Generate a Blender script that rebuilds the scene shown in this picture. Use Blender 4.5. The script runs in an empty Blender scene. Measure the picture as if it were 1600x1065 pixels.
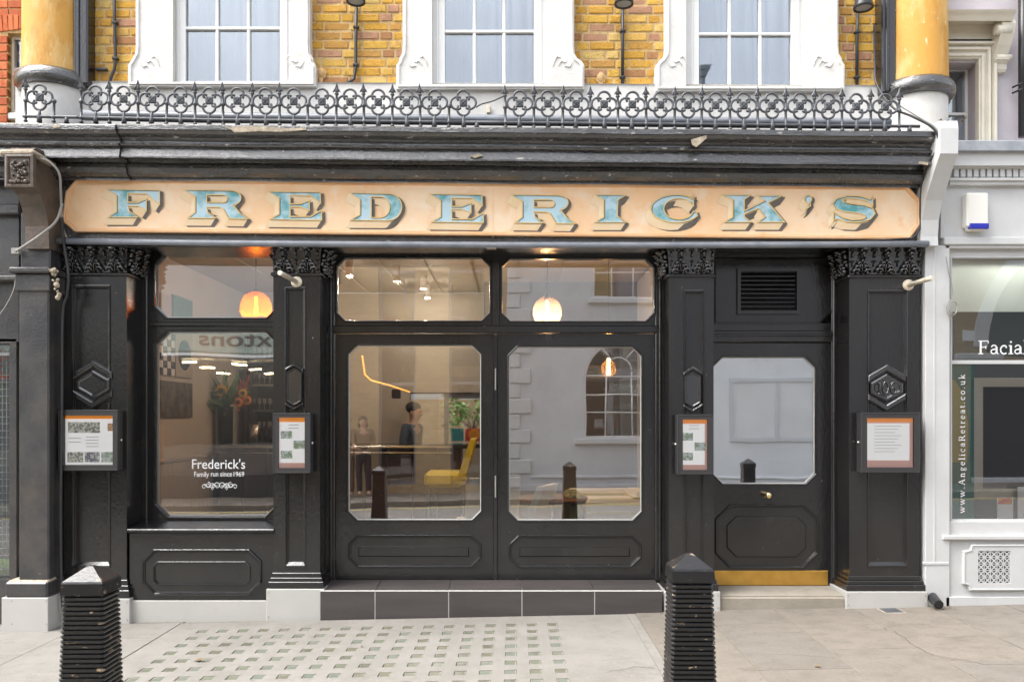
import bpy, bmesh, math, random
from mathutils import Vector, Matrix
from mathutils.geometry import tessellate_polygon
random.seed(7)
R = math.radians
S = bpy.context.scene
COL = S.collection

# ------------------------------------------------------------------ camera, sky, sun, exposure
F, CX, CY, D, H = 1292.0, 803.0, 655.0, 6.8, 1.6      # focal length in photo pixels, vanishing point, distance, eye height
cam = bpy.data.cameras.new('camera'); cam.sensor_width = 36; cam.lens = 36 * F / 1600
cam.shift_x = -(CX - 800) / 1600; cam.shift_y = (CY - 532.5) / 1600; cam.clip_end = 500; cam.clip_start = .05
co = bpy.data.objects.new('camera', cam); co.location = (0, -D, H); co.rotation_euler = (R(90), 0, 0)
COL.objects.link(co); S.camera = co

SUN_EL, SUN_AZ = R(58), R(-108)                        # azimuth: direction the light comes from, 180 = from -Y (behind the camera, 0 = from behind the building)
W = bpy.data.worlds.new('World'); S.world = W; W.use_nodes = True
nt = W.node_tree; bg = nt.nodes['Background']
sky = nt.nodes.new('ShaderNodeTexSky'); sky.sky_type = 'NISHITA'; sky.sun_disc = False
sky.sun_elevation = SUN_EL; sky.sun_rotation = SUN_AZ; sky.dust_density = 4; sky.air_density = 1.0; sky.ozone_density = .6
hsv = nt.nodes.new('ShaderNodeHueSaturation'); hsv.inputs['Saturation'].default_value = .32
cn = nt.nodes.new('ShaderNodeTexNoise'); cn.inputs['Scale'].default_value = 2.2; cn.inputs['Detail'].default_value = 7; cn.inputs['Roughness'].default_value = .55
cr = nt.nodes.new('ShaderNodeMapRange'); cr.inputs['From Min'].default_value = .3; cr.inputs['From Max'].default_value = .7; cr.inputs['To Min'].default_value = .72; cr.inputs['To Max'].default_value = 1.3
cm = nt.nodes.new('ShaderNodeVectorMath'); cm.operation = 'SCALE'; tcw = nt.nodes.new('ShaderNodeTexCoord')
nt.links.new(tcw.outputs['Generated'], cn.inputs['Vector']); nt.links.new(cn.outputs['Fac'], cr.inputs['Value'])     # broken overcast, the same all over the sky
nt.links.new(sky.outputs[0], hsv.inputs['Color']); nt.links.new(hsv.outputs[0], cm.inputs[0]); nt.links.new(cr.outputs[0], cm.inputs['Scale']); nt.links.new(cm.outputs[0], bg.inputs['Color'])
bg.inputs['Strength'].default_value = .15
sl = bpy.data.lights.new('sun', 'SUN'); sl.energy = 1.2; sl.angle = R(40); sl.color = (1, .975, .935)
so = bpy.data.objects.new('sun', sl); COL.objects.link(so)
so.rotation_euler = (Vector((math.sin(SUN_AZ) * math.cos(SUN_EL), math.cos(SUN_AZ) * math.cos(SUN_EL), math.sin(SUN_EL)))).to_track_quat('Z', 'Y').to_euler()
so.location = (0, -8, 14)
vs = S.view_settings; vs.view_transform = 'Standard'; vs.look = 'None'; vs.gamma = 1; vs.use_curve_mapping = False
vs.exposure = 1.68
S.cycles.max_bounces = 10; S.cycles.transparent_max_bounces = 24; S.cycles.glossy_bounces = 5; S.cycles.diffuse_bounces = 4
S.cycles.caustics_reflective = False; S.cycles.caustics_refractive = False; S.cycles.use_denoising = True
S.cycles.sample_clamp_indirect = 6

# ------------------------------------------------------------------ helpers
def wx(px, Y): return (px - CX) * (D + Y) / F         # photo column -> X at depth Y
def wz(py, Y): return H + (CY - py) * (D + Y) / F     # photo row -> Z at depth Y
def gz(x): return .0207 * x                           # the street climbs to the right
TILT = -.0092                                         # the old cornice, sign and railing sag to the right
def lin(r, g, b):
    f = lambda c: (c / 255 / 12.92) if c / 255 <= .04045 else ((c / 255 + .055) / 1.055) ** 2.4
    return (f(r), f(g), f(b))

def world_off(o):
    v = Vector((0, 0, 0))
    while o is not None: v += o.location; o = o.parent
    return v
def tag(o, label=None, cat=None, group=None, kind=None):
    if label: o['label'] = label
    if cat: o['category'] = cat
    if group: o['group'] = group
    if kind: o['kind'] = kind
    return o
def thing(name, label, cat, loc=(0, 0, 0), group=None):
    o = bpy.data.objects.new(name, None); o.empty_display_size = .1; o.location = loc; COL.objects.link(o)
    return tag(o, label, cat, group)
def link(name, me, mat, parent=None, loc=(0, 0, 0), rot=(0, 0, 0), scale=(1, 1, 1)):
    """place shared mesh data at a world location"""
    o = bpy.data.objects.new(name, me); COL.objects.link(o)
    if parent is not None: o.parent = parent
    o.location = Vector(loc) - (world_off(parent) if parent is not None else Vector())
    o.rotation_euler = rot; o.scale = scale
    if mat is not None and len(me.materials) == 0: me.materials.append(mat)
    return o

def tess(rings):
    """triangulate a polygon with holes; retried slightly turned until the area is right"""
    flat = [p for r in rings for p in r]; want = abs(area(rings[0])) - sum(abs(area(r)) for r in rings[1:]); best = None
    for k in range(14):
        a = k * .37; ca, sa = math.cos(a), math.sin(a); rr = random.Random(k); j = 0 if k == 0 else 2e-4
        tri = tessellate_polygon([[Vector((p[0] * ca - p[1] * sa + rr.uniform(-j, j), p[0] * sa + p[1] * ca + rr.uniform(-j, j), 0)) for p in r] for r in rings])
        got = sum(abs((flat[q][0] - flat[p][0]) * (flat[r][1] - flat[p][1]) - (flat[r][0] - flat[p][0]) * (flat[q][1] - flat[p][1])) / 2 for p, q, r in tri)
        e = abs(got - want) / max(want, 1e-9)
        if best is None or e < best[0]: best = (e, tri)
        if e < 2e-3: break
    if best[0] > .01: print('TESS', round(best[0], 3), len(rings), rings[0][:2])
    return best[1]
class MB:
    def __init__(s): s.v = []; s.f = []; s.sm = []
    def add(s, vs, fs, smooth=False):
        n = len(s.v); s.v += [tuple(p) for p in vs]
        for f in fs: s.f.append(tuple(i + n for i in f)); s.sm.append(smooth)
        return s
    def box(s, x0, x1, y0, y1, z0, z1, b=0.0):
        if x0 > x1: x0, x1 = x1, x0
        if y0 > y1: y0, y1 = y1, y0
        if z0 > z1: z0, z1 = z1, z0
        b = min(b, (x1 - x0) * .45, (y1 - y0) * .45, (z1 - z0) * .45)
        if b <= 0:
            vs = [(x, y, z) for x in (x0, x1) for y in (y0, y1) for z in (z0, z1)]
            return s.add(vs, [(0, 1, 3, 2), (4, 6, 7, 5), (0, 4, 5, 1), (2, 3, 7, 6), (0, 2, 6, 4), (1, 5, 7, 3)])
        lo, hi = (x0, y0, z0), (x1, y1, z1); vs = []; ix = {}
        for sx in (0, 1):
            for sy in (0, 1):
                for sz in (0, 1):
                    for k in range(3):
                        p = []
                        for a, sg in enumerate((sx, sy, sz)):
                            c = hi[a] if sg else lo[a]
                            if a != k: c += -b if sg else b
                            p.append(c)
                        ix[(sx, sy, sz, k)] = len(vs); vs.append(p)
        fs = []
        def key(k, a, sa, bb, sb, c, sc, ):
            d = {a: sa, bb: sb, c: sc}; return ix[(d[0], d[1], d[2], k)]
        for k in range(3):
            a, bb = [i for i in range(3) if i != k]
            for sg in (0, 1):
                fs.append([key(k, k, sg, a, p, bb, q) for p, q in ((0, 0), (1, 0), (1, 1), (0, 1))])
        for e in range(3):
            a, bb = [i for i in range(3) if i != e]
            for p in (0, 1):
                for q in (0, 1):
                    fs.append([key(a, e, 0, a, p, bb, q), key(a, e, 1, a, p, bb, q), key(bb, e, 1, a, p, bb, q), key(bb, e, 0, a, p, bb, q)])
        for sx in (0, 1):
            for sy in (0, 1):
                for sz in (0, 1): fs.append([ix[(sx, sy, sz, k)] for k in range(3)])
        return s.add(vs, fs)
    def plate(s, outer, holes, y0, y1):
        """polygon in XZ with holes, from y0 (front) to y1 (back)"""
        rings = [outer] + list(holes)
        tri = tess(rings)
        flat = [p for r in rings for p in r]; n = len(flat)
        vs = [(p[0], y0, p[1]) for p in flat] + [(p[0], y1, p[1]) for p in flat]
        fs = [tuple(t) for t in tri] + [tuple(i + n for i in t) for t in tri]
        k = 0
        for r in rings:
            m = len(r)
            for i in range(m): a, b = k + i, k + (i + 1) % m; fs.append((a, b, b + n, a + n))
            k += m
        return s.add(vs, fs)
    def ring(s, contour, prof, closed=True, smooth=False):
        """sweep profile [(outward offset, y)] round an XZ contour"""
        rows = [[(p[0], y, p[1]) for p in offset(contour, o, closed)] for o, y in prof]
        m = len(contour); vs = [p for r in rows for p in r]; fs = []
        for j in range(len(rows) - 1):
            for i in range(m if closed else m - 1):
                a, b = i, (i + 1) % m
                fs.append((j * m + a, j * m + b, (j + 1) * m + b, (j + 1) * m + a))
        return s.add(vs, fs, smooth)
    def extr(s, prof, x0, x1, dz=0.0, cap=True, smooth=False, n=1):
        """profile [(y,z)] extruded along X, z += dz*x"""
        m = len(prof); vs = []; fs = []
        for k in range(n + 1):
            x = x0 + (x1 - x0) * k / n
            vs += [(x, y, z + dz * x) for y, z in prof]
        for k in range(n):
            for i in range(m):
                a, b = k * m + i, k * m + (i + 1) % m
                fs.append((a, b, b + m, a + m))
        s.add(vs, fs, smooth)
        if cap:
            tri = tessellate_polygon([[Vector((p[0], p[1], 0)) for p in prof]])
            for x in (x0, x1): s.add([(x, y, z + dz * x) for y, z in prof], [tuple(t) for t in tri])
        return s
    def tube(s, pts, r, n=8, closed=False, smooth=True, caps=True):
        pts = [Vector(p) for p in pts]; m = len(pts); vs = []; fs = []
        rr = r if isinstance(r, (list, tuple)) else [r] * m
        up = Vector((0, 0, 1)); prev = None
        for i, p in enumerate(pts):
            if closed: t = pts[(i + 1) % m] - pts[i - 1]
            else: t = pts[min(i + 1, m - 1)] - pts[max(i - 1, 0)]
            t.normalize()
            if prev is None:
                a = t.cross(up)
                if a.length < .05: a = t.cross(Vector((0, 1, 0)))
            else: a = prev - t * prev.dot(t)
            a.normalize(); prev = a; b = t.cross(a)
            for k in range(n):
                an = 2 * math.pi * k / n
                vs.append(p + (a * math.cos(an) + b * math.sin(an)) * rr[i])
        for i in range(m if closed else m - 1):
            j = (i + 1) % m
            for k in range(n):
                fs.append((i * n + k, i * n + (k + 1) % n, j * n + (k + 1) % n, j * n + k))
        s.add(vs, fs, smooth)
        if not closed and caps:
            s.add(vs[:n], [tuple(range(n))]); s.add(vs[-n:], [tuple(range(n))])
        return s
    def lathe(s, prof, c, n=16, a0=0, a1=2 * math.pi, axis='z', smooth=True):
        """prof [(r,h)] about axis through c"""
        full = abs(a1 - a0) > 6.28; m = n if full else n + 1; vs = []; fs = []
        for r, h in prof:
            for k in range(m):
                an = a0 + (a1 - a0) * k / n
                u, v = r * math.cos(an), r * math.sin(an)
                d = {'z': (u, v, h), 'y': (u, h, v), 'x': (h, u, v)}[axis]
                vs.append((c[0] + d[0], c[1] + d[1], c[2] + d[2]))
        for j in range(len(prof) - 1):
            for k in range(m if full else m - 1):
                fs.append((j * m + k, j * m + (k + 1) % m, (j + 1) * m + (k + 1) % m, (j + 1) * m + k))
        return s.add(vs, fs, smooth)
    def ball(s, c, rx, ry, rz, n=8, m=6, tilt=0):
        prof = []; vs = []; fs = []
        for j in range(m + 1):
            ph = math.pi * j / m
            for k in range(n):
                an = 2 * math.pi * k / n
                x, y, z = rx * math.sin(ph) * math.cos(an), ry * math.sin(ph) * math.sin(an), rz * math.cos(ph)
                if tilt: x, z = x * math.cos(tilt) + z * math.sin(tilt), -x * math.sin(tilt) + z * math.cos(tilt)
                vs.append((c[0] + x, c[1] + y, c[2] + z))
        for j in range(m):
            for k in range(n): fs.append((j * n + k, j * n + (k + 1) % n, (j + 1) * n + (k + 1) % n, (j + 1) * n + k))
        return s.add(vs, fs, True)
    def hexa(s, q0, q1):
        """solid between two quads"""
        return s.add(list(q0) + list(q1), [(0, 1, 2, 3), (4, 5, 6, 7), (0, 1, 5, 4), (1, 2, 6, 5), (2, 3, 7, 6), (3, 0, 4, 7)])
    def mesh(s, name, off=(0, 0, 0), merge=True):
        me = bpy.data.meshes.new(name)
        me.from_pydata([(p[0] - off[0], p[1] - off[1], p[2] - off[2]) for p in s.v], [], s.f)
        for p, f in zip(me.polygons, s.sm): p.use_smooth = f
        bm = bmesh.new(); bm.from_mesh(me)
        if merge: bmesh.ops.remove_doubles(bm, verts=bm.verts, dist=1e-5)
        bmesh.ops.recalc_face_normals(bm, faces=bm.faces); bm.to_mesh(me); bm.free()
        me.update(); return me
    def build(s, name, mat, parent=None, label=None, cat=None, group=None, kind=None):
        """one mesh object; shapes are in world coordinates"""
        if parent is None:
            xs = [p[0] for p in s.v]; ys = [p[1] for p in s.v]; zs = [p[2] for p in s.v]
            off = Vector(((min(xs) + max(xs)) / 2, (min(ys) + max(ys)) / 2, min(zs)))
        else: off = world_off(parent)
        me = s.mesh(name, off); me.materials.append(mat)
        o = bpy.data.objects.new(name, me); COL.objects.link(o)
        if parent is None: o.location = off
        else: o.parent = parent
        return tag(o, label, cat, group, kind)

def area(c): return sum(c[i][0] * c[(i + 1) % len(c)][1] - c[(i + 1) % len(c)][0] * c[i][1] for i in range(len(c))) / 2
def offset(c, d, closed=True):
    if d == 0: return list(c)
    n = len(c); sg = 1 if area(c) > 0 else -1; out = []
    for i in range(n):
        p = Vector(c[i])
        a = Vector(c[i - 1]) if (closed or i > 0) else None
        b = Vector(c[(i + 1) % n]) if (closed or i < n - 1) else None
        ns = []
        for u, v in ((a, p), (p, b)):
            if u is None or v is None: continue
            t = v - u
            if t.length < 1e-7: continue
            t.normalize(); ns.append(Vector((t.y, -t.x)) * sg)
        if not ns: out.append(tuple(p)); continue
        m = sum(ns, Vector((0, 0)))
        if m.length < 1e-4: m = ns[0].copy()
        m.normalize(); k = max(m.dot(ns[0]), .4)
        out.append(tuple(p + m * (d / k)))
    return out
def octo(x0, x1, z0, z1, c):
    return [(x0 + c, z0), (x1 - c, z0), (x1, z0 + c), (x1, z1 - c), (x1 - c, z1), (x0 + c, z1), (x0, z1 - c), (x0, z0 + c)]
def rect(x0, x1, z0, z1): return [(x0, z0), (x1, z0), (x1, z1), (x0, z1)]
def poct(px0, px1, py0, py1, pc, Y):                  # chamfered rectangle given in photo pixels at depth Y
    return octo(wx(px0, Y), wx(px1, Y), wz(py1, Y), wz(py0, Y), pc * (D + Y) / F)
def prect(px0, px1, py0, py1, Y): return rect(wx(px0, Y), wx(px1, Y), wz(py1, Y), wz(py0, Y))
def pbox(mb, px0, px1, py0, py1, Y0, Y1, b=0.0):      # box whose FRONT face is given in photo pixels
    return mb.box(wx(px0, Y0), wx(px1, Y0), Y0, Y1, wz(py1, Y0), wz(py0, Y0), b)
def arcpts(cx, cz, r, a0, a1, n, rz=None):
    rz = r if rz is None else rz
    return [(cx + r * math.cos(R(a0 + (a1 - a0) * i / n)), cz + rz * math.sin(R(a0 + (a1 - a0) * i / n))) for i in range(n + 1)]

# ------------------------------------------------------------------ materials
def mat(name, col, rough=.5, col2=None, nscale=6, bump=0.0, bscale=60, metal=0, chips=None, chip_t=.68, chip_s=25, spec=.5, coat=0,
        streak=0, objrand=None, contrast=(.35, .65), stretch=(1, 1, 1), mott=(), emit=None, estr=0, rough2=None, trans=0, dirt=None, dirt_t=(.5, .75), dirt_s=1.3):
    m = bpy.data.materials.new(name); m.use_nodes = True; t = m.node_tree; N, L = t.nodes, t.links
    p = N['Principled BSDF']; p.inputs['Roughness'].default_value = rough; p.inputs['Metallic'].default_value = metal
    p.inputs['Specular IOR Level'].default_value = spec; p.inputs['Coat Weight'].default_value = coat; p.inputs['Coat Roughness'].default_value = .12
    p.inputs['Base Color'].default_value = (*col, 1)
    if trans: p.inputs['Transmission Weight'].default_value = trans
    tc = N.new('ShaderNodeTexCoord'); mp = N.new('ShaderNodeMapping'); mp.inputs['Scale'].default_value = stretch
    oi = N.new('ShaderNodeObjectInfo')
    ad = N.new('ShaderNodeVectorMath'); ad.operation = 'ADD'
    sc = N.new('ShaderNodeVectorMath'); sc.operation = 'SCALE'; sc.inputs[0].default_value = (13.1, 7.7, 9.3)
    L.new(oi.outputs['Random'], sc.inputs['Scale']); L.new(tc.outputs['Object'], ad.inputs[0]); L.new(sc.outputs[0], ad.inputs[1])
    L.new(ad.outputs[0], mp.inputs['Vector']); V = mp.outputs[0]
    def noise(s, det=6, rg=.6):
        n = N.new('ShaderNodeTexNoise'); n.inputs['Scale'].default_value = s; n.inputs['Detail'].default_value = det; n.inputs['Roughness'].default_value = rg
        L.new(V, n.inputs['Vector']); return n.outputs['Fac']
    def mapr(x, a, b):
        r = N.new('ShaderNodeMapRange'); r.inputs['From Min'].default_value = a; r.inputs['From Max'].default_value = b; L.new(x, r.inputs['Value']); return r.outputs[0]
    def mix(f, a, b):
        x = N.new('ShaderNodeMix'); x.data_type = 'RGBA'; L.new(f, x.inputs[0])
        for sk, c in ((6, a), (7, b)):
            if isinstance(c, tuple): x.inputs[sk].default_value = (*c, 1)
            else: L.new(c, x.inputs[sk])
        return x.outputs[2]
    c = col
    if objrand:
        r = N.new('ShaderNodeValToRGB'); r.color_ramp.interpolation = 'CONSTANT'; e = r.color_ramp.elements
        while len(e) < len(objrand): e.new(1)
        for i, cc in enumerate(objrand): e[i].position = i / len(objrand); e[i].color = (*cc, 1)
        L.new(oi.outputs['Random'], r.inputs[0]); c = r.outputs[0]
    if col2: c = mix(mapr(noise(nscale), *contrast), c, col2)
    if dirt: c = mix(mapr(noise(dirt_s, 8, .7), *dirt_t), c, dirt)
    for (mc, ms, ma_, mb_) in mott: c = mix(mapr(noise(ms, 7, .65), ma_, mb_), c, mc)
    chipf = None
    if chips:
        chipf = mapr(noise(chip_s, 8, .65), chip_t, chip_t + .03); c = mix(chipf, c, chips)
    if not isinstance(c, tuple): L.new(c, p.inputs['Base Color'])
    if rough2 is not None:
        a = N.new('ShaderNodeMapRange'); a.inputs['To Min'].default_value = rough; a.inputs['To Max'].default_value = rough2
        a.inputs['From Min'].default_value = .35; a.inputs['From Max'].default_value = .65; L.new(noise(9), a.inputs['Value']); L.new(a.outputs[0], p.inputs['Roughness'])
    if bump:
        b = N.new('ShaderNodeBump'); b.inputs['Strength'].default_value = bump; b.inputs['Distance'].default_value = .01
        L.new(noise(bscale, 5), b.inputs['Height'])
        L.new(b.outputs[0], p.inputs['Normal'])
    if emit: p.inputs['Emission Color'].default_value = (*emit, 1); p.inputs['Emission Strength'].default_value = estr
    return m
def glass(name, refl, tint=(1, 1, 1), rough=0.0, wav=.02):
    m = bpy.data.materials.new(name); m.use_nodes = True; t = m.node_tree; N, L = t.nodes, t.links
    for n in list(N):
        if n.type == 'BSDF_PRINCIPLED': N.remove(n)
    out = [n for n in N if n.type == 'OUTPUT_MATERIAL'][0]
    tr = N.new('ShaderNodeBsdfTransparent'); tr.inputs[0].default_value = (*tint, 1)
    gl = N.new('ShaderNodeBsdfGlossy'); gl.inputs['Roughness'].default_value = rough; gl.inputs[0].default_value = (.97, .985, 1, 1)
    fr = N.new('ShaderNodeFresnel'); fr.inputs[0].default_value = 1.45
    ma = N.new('ShaderNodeMath'); ma.operation = 'ADD'; ma.inputs[1].default_value = refl; ma.use_clamp = True; L.new(fr.outputs[0], ma.inputs[0])
    mx = N.new('ShaderNodeMixShader'); L.new(ma.outputs[0], mx.inputs[0]); L.new(tr.outputs[0], mx.inputs[1]); L.new(gl.outputs[0], mx.inputs[2]); L.new(mx.outputs[0], out.inputs[0])
    if wav:
        tc = N.new('ShaderNodeTexCoord'); ns = N.new('ShaderNodeTexNoise'); ns.inputs['Scale'].default_value = 1.6; ns.inputs['Detail'].default_value = 1
        b = N.new('ShaderNodeBump'); b.inputs['Strength'].default_value = wav; b.inputs['Distance'].default_value = .05
        L.new(tc.outputs['Object'], ns.inputs['Vector']); L.new(ns.outputs['Fac'], b.inputs['Height']); L.new(b.outputs[0], gl.inputs['Normal'])
    return m
def translucent(name, col, tr, cl=0.0):
    m = bpy.data.materials.new(name); m.use_nodes = True; t = m.node_tree; N, L = t.nodes, t.links
    for n in list(N):
        if n.type == 'BSDF_PRINCIPLED': N.remove(n)
    out = [n for n in N if n.type == 'OUTPUT_MATERIAL'][0]
    d = N.new('ShaderNodeBsdfDiffuse'); d.inputs[0].default_value = (*col, 1); u = N.new('ShaderNodeBsdfTranslucent'); u.inputs[0].default_value = (*col, 1)
    x = N.new('ShaderNodeMixShader'); x.inputs[0].default_value = tr; L.new(d.outputs[0], x.inputs[1]); L.new(u.outputs[0], x.inputs[2]); o = x.outputs[0]
    if cl:
        c = N.new('ShaderNodeBsdfTransparent'); c.inputs[0].default_value = (*col, 1); y = N.new('ShaderNodeMixShader'); y.inputs[0].default_value = cl; L.new(o, y.inputs[1]); L.new(c.outputs[0], y.inputs[2]); o = y.outputs[0]
    L.new(o, out.inputs[0]); return m
def brickmat(name, c1, c2, mortar, w=.225, h=.075, vertical=True, bump=.6, rot=None):
    m = mat(name, c1, .85); t = m.node_tree; N, L = t.nodes, t.links; p = N['Principled BSDF']
    tc = N.new('ShaderNodeTexCoord'); mp = N.new('ShaderNodeMapping')
    if vertical: mp.inputs['Rotation'].default_value = (R(-90), 0, 0)
    b = N.new('ShaderNodeTexBrick'); b.inputs['Color1'].default_value = (*c1, 1); b.inputs['Color2'].default_value = (*c2, 1); b.inputs['Mortar'].default_value = (*mortar, 1)
    b.inputs['Scale'].default_value = 1; b.inputs['Brick Width'].default_value = w; b.inputs['Row Height'].default_value = h; b.inputs['Mortar Size'].default_value = .008
    L.new(tc.outputs['Object'], mp.inputs[0]); L.new(mp.outputs[0], b.inputs[0]); L.new(b.outputs[0], p.inputs['Base Color'])
    bu = N.new('ShaderNodeBump'); bu.inputs['Strength'].default_value = bump; bu.inputs['Distance'].default_value = .008; bu.invert = True
    L.new(b.outputs['Fac'], bu.inputs['Height']); L.new(bu.outputs[0], p.inputs['Normal'])
    return m

M = {}
M['black'] = mat('black_gloss_paint', (.010, .010, .0112), .10, (.018, .0172, .017), 3, bump=.24, bscale=45, rough2=.22, coat=.25, mott=(((.032, .030, .028), 7, .60, .80),), chips=(.34, .31, .27), chip_t=.695, chip_s=42, stretch=(1, 1, .45), spec=.6)
M['blackold'] = mat('weathered_black_paint', (.018, .0175, .0175), .15, (.038, .036, .035), 6, bump=.9, bscale=34, rough2=.36, spec=1.0, coat=.8, chips=(.40, .37, .32), chip_t=.635, chip_s=18, stretch=(.6, 1, 1.6))
M['blackorn'] = mat('thick_black_paint', (.011, .011, .012), .10, spec=1.0, coat=.8, bump=.12, bscale=90)
M['piergrey'] = mat('dark_grey_pier_paint', col=(.040, .040, .043), rough=.30, col2=(.07, .067, .065), nscale=4, mott=(((.085, .075, .065), 3, .5, .7),), bump=.25, bscale=40, chips=(.42, .38, .32), chip_t=.70, chip_s=24)
M['consolebrown'] = mat('worn_brown_grey_paint', (.075, .062, .052), .45, (.15, .11, .085), 6, bump=.4, bscale=35, chips=(.3, .26, .2), chip_t=.68, chip_s=30)
M['peel'] = mat('bare_plaster', (.50, .42, .32), .9, (.28, .24, .18), 30, bump=.8, bscale=60)
M['white'] = mat('white_masonry_paint', (.72, .705, .675), .6, (.62, .60, .56), 4, bump=.35, bscale=28, dirt=(.42, .38, .30), dirt_t=(.66, .9), dirt_s=5)
M['sash'] = mat('white_gloss_sash', (.74, .74, .725), .35)
M['cream'] = mat('cream_stone', (.70, .66, .56), .6, (.62, .58, .49), 4, bump=.1, bscale=40)
M['palegrey'] = mat('pale_grey_joinery', (.58, .585, .58), .4, (.53, .535, .53), 4, mott=(((.46, .45, .42), 3, .6, .9),), bump=.05, bscale=50, chips=(.3, .28, .25), chip_t=.74, chip_s=40)
M['lead'] = mat('lead_flashing', (.24, .26, .29), .5, (.34, .36, .38), 9, bump=.2, bscale=30, chips=(.6, .6, .58), chip_t=.68, chip_s=30)
M['lavender'] = mat('lavender_painted_brick', (.50, .46, .49), .7, (.45, .41, .44), 3, bump=.25, bscale=25)
M['amber'] = mat('ochre_limewash', (.60, .31, .055), .62, (.68, .47, .20), 3.2, mott=(((.44, .21, .035), 4, .52, .75), ((.75, .62, .38), 12, .62, .74)), bump=.35, bscale=30, contrast=(.48, .72), stretch=(2.0, 2.0, .8), dirt=(.42, .24, .05), dirt_t=(.6, .8), dirt_s=2.2)
YB = [lin(208, 158, 66), lin(196, 148, 58), lin(214, 172, 90), lin(186, 140, 70), lin(168, 122, 80), lin(204, 164, 78), lin(178, 134, 104), lin(200, 152, 56), lin(212, 168, 72), lin(208, 176, 104), lin(194, 146, 66), lin(204, 156, 60)]
M['brick'] = mat('yellow_stock_brick', YB[0], .88, (.22, .12, .045), 30, bump=1.0, bscale=90, objrand=YB, contrast=(.54, .80), mott=(((.15, .10, .055), 5, .56, .88),), chips=(.16, .10, .05), chip_t=.68, chip_s=70)
M['mortar'] = mat('sandy_mortar', lin(205, 180, 135), .95, lin(178, 148, 100), 25, bump=.5, bscale=90)
M['redbrick'] = mat('orange_red_brick', lin(196, 92, 48), .85, lin(160, 70, 40), 15, bump=.5, bscale=70, objrand=[lin(196, 106, 62), lin(180, 94, 56), lin(204, 118, 72)], contrast=(.5, .8))
M['peach'] = mat('peach_sign_paint', (.86, .55, .30), .5, (.88, .66, .44), 1.6, mott=(((.88, .72, .54), 5, .52, .74), ((.80, .42, .17), 7, .60, .82)), bump=.1, bscale=20, contrast=(.38, .62), dirt=(.80, .40, .15), dirt_t=(.60, .82), dirt_s=2.0)
M['peachrim'] = mat('orange_sign_border', (.76, .42, .20), .5, (.80, .52, .30), 6)
M['gold'] = mat('gold_outline', (.72, .47, .14), .4, (.78, .58, .26), 20)
M['teal'] = mat('teal_letter_glaze', (.47, .64, .71), .38, (.09, .34, .36), 6.0, bump=.05, contrast=(.47, .66))
M['block'] = mat('cream_letter_block', (.80, .58, .34), .5, (.82, .66, .44), 5)
M['shade'] = mat('brown_letter_drop', (.11, .095, .08), .6, (.15, .13, .11), 8)
M['inkline'] = mat('dark_letter_line', (.06, .055, .045), .6)
M['iron'] = mat('grey_black_iron_paint', (.055, .060, .068), .40, (.085, .09, .10), 12, bump=.3, bscale=80, chips=(.35, .34, .32), chip_t=.72, chip_s=50)
M['gutter'] = mat('blue_grey_gutter', (.16, .18, .21), .4, (.24, .25, .28), 8, bump=.1)
M['bollard'] = mat('chipped_black_bollard', (.012, .012, .013), .28, bump=.2, bscale=50, chips=(.30, .22, .15), chip_t=.612, chip_s=18, stretch=(1, 1, 1.6), dirt=(.16, .13, .10), dirt_t=(.72, .8), dirt_s=20)
M['concrete'] = mat('pale_concrete', (0.245, 0.230, 0.209), .85, (0.206, 0.194, 0.172), 3, mott=(((0.176, 0.165, 0.144), 9, .5, .78), ((0.275, 0.262, 0.241), 40, .55, .75)), bump=.6, bscale=140, chips=(0.163, 0.155, 0.138), chip_t=.62, chip_s=90, dirt=(0.168, 0.155, 0.133), dirt_t=(.56, .85), dirt_s=2.2)
M['york'] = mat('york_stone_slab', (0.194, 0.172, 0.146), .8, (0.159, 0.140, 0.116), 4, mott=(((0.133, 0.118, 0.096), 6, .5, .78), ((0.224, 0.196, 0.163), 30, .56, .76)), bump=.8, bscale=40, chips=(0.142, 0.120, 0.095), chip_t=.61, chip_s=26, stretch=(1, 1.25, 1), objrand=[(0.194, 0.172, 0.144), (0.182, 0.163, 0.140), (0.202, 0.176, 0.146), (0.187, 0.165, 0.136)], contrast=(.42, .75), dirt=(0.125, 0.105, 0.080), dirt_t=(.58, .82), dirt_s=3)
M['joint'] = mat('paving_joint', (0.153, 0.137, 0.115), .95, (0.207, 0.189, 0.162), 20, bump=.5)
M['lens'] = mat('green_glass_lens', (0.137, 0.141, 0.105), .25, (0.166, 0.173, 0.137), 14, objrand=[(0.137, 0.144, 0.105), (0.108, 0.108, 0.080), (0.152, 0.162, 0.130), (0.130, 0.123, 0.087), (0.137, 0.155, 0.123)], contrast=(.45, .7), bump=.1, bscale=60)
M['lensrim'] = mat('lens_rim', (0.290, 0.277, 0.229), .5)
M['metalplinth'] = mat('pale_metal_plinth', (.46, .455, .43), .42, (.50, .49, .46), 3, bump=.04, dirt=(.40, .38, .33), dirt_t=(.6, .85), dirt_s=4)
M['stone'] = mat('worn_stone_step', (.33, .295, .245), .85, (.27, .24, .195), 5, bump=.5, bscale=50, dirt=(.15, .13, .105), dirt_t=(.58, .8), dirt_s=6)
M['tile'] = mat('slate_brown_tile', (.055, .048, .046), .38, (.075, .065, .062), 3, bump=.12, bscale=40, stretch=(.4, 1, 3), rough2=.5)
M['grout'] = mat('white_grout', (.62, .61, .58), .8)
M['brass'] = mat('worn_brass', (.70, .42, .10), .36, (.60, .34, .07), 8, metal=.85, rough2=.5)
M['brassknob'] = mat('polished_brass', (.85, .68, .36), .18, metal=1)
M['cable'] = mat('black_cable', (.03, .03, .032), .5)
M['cablegrey'] = mat('grey_cable', (.30, .29, .27), .5)
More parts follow.
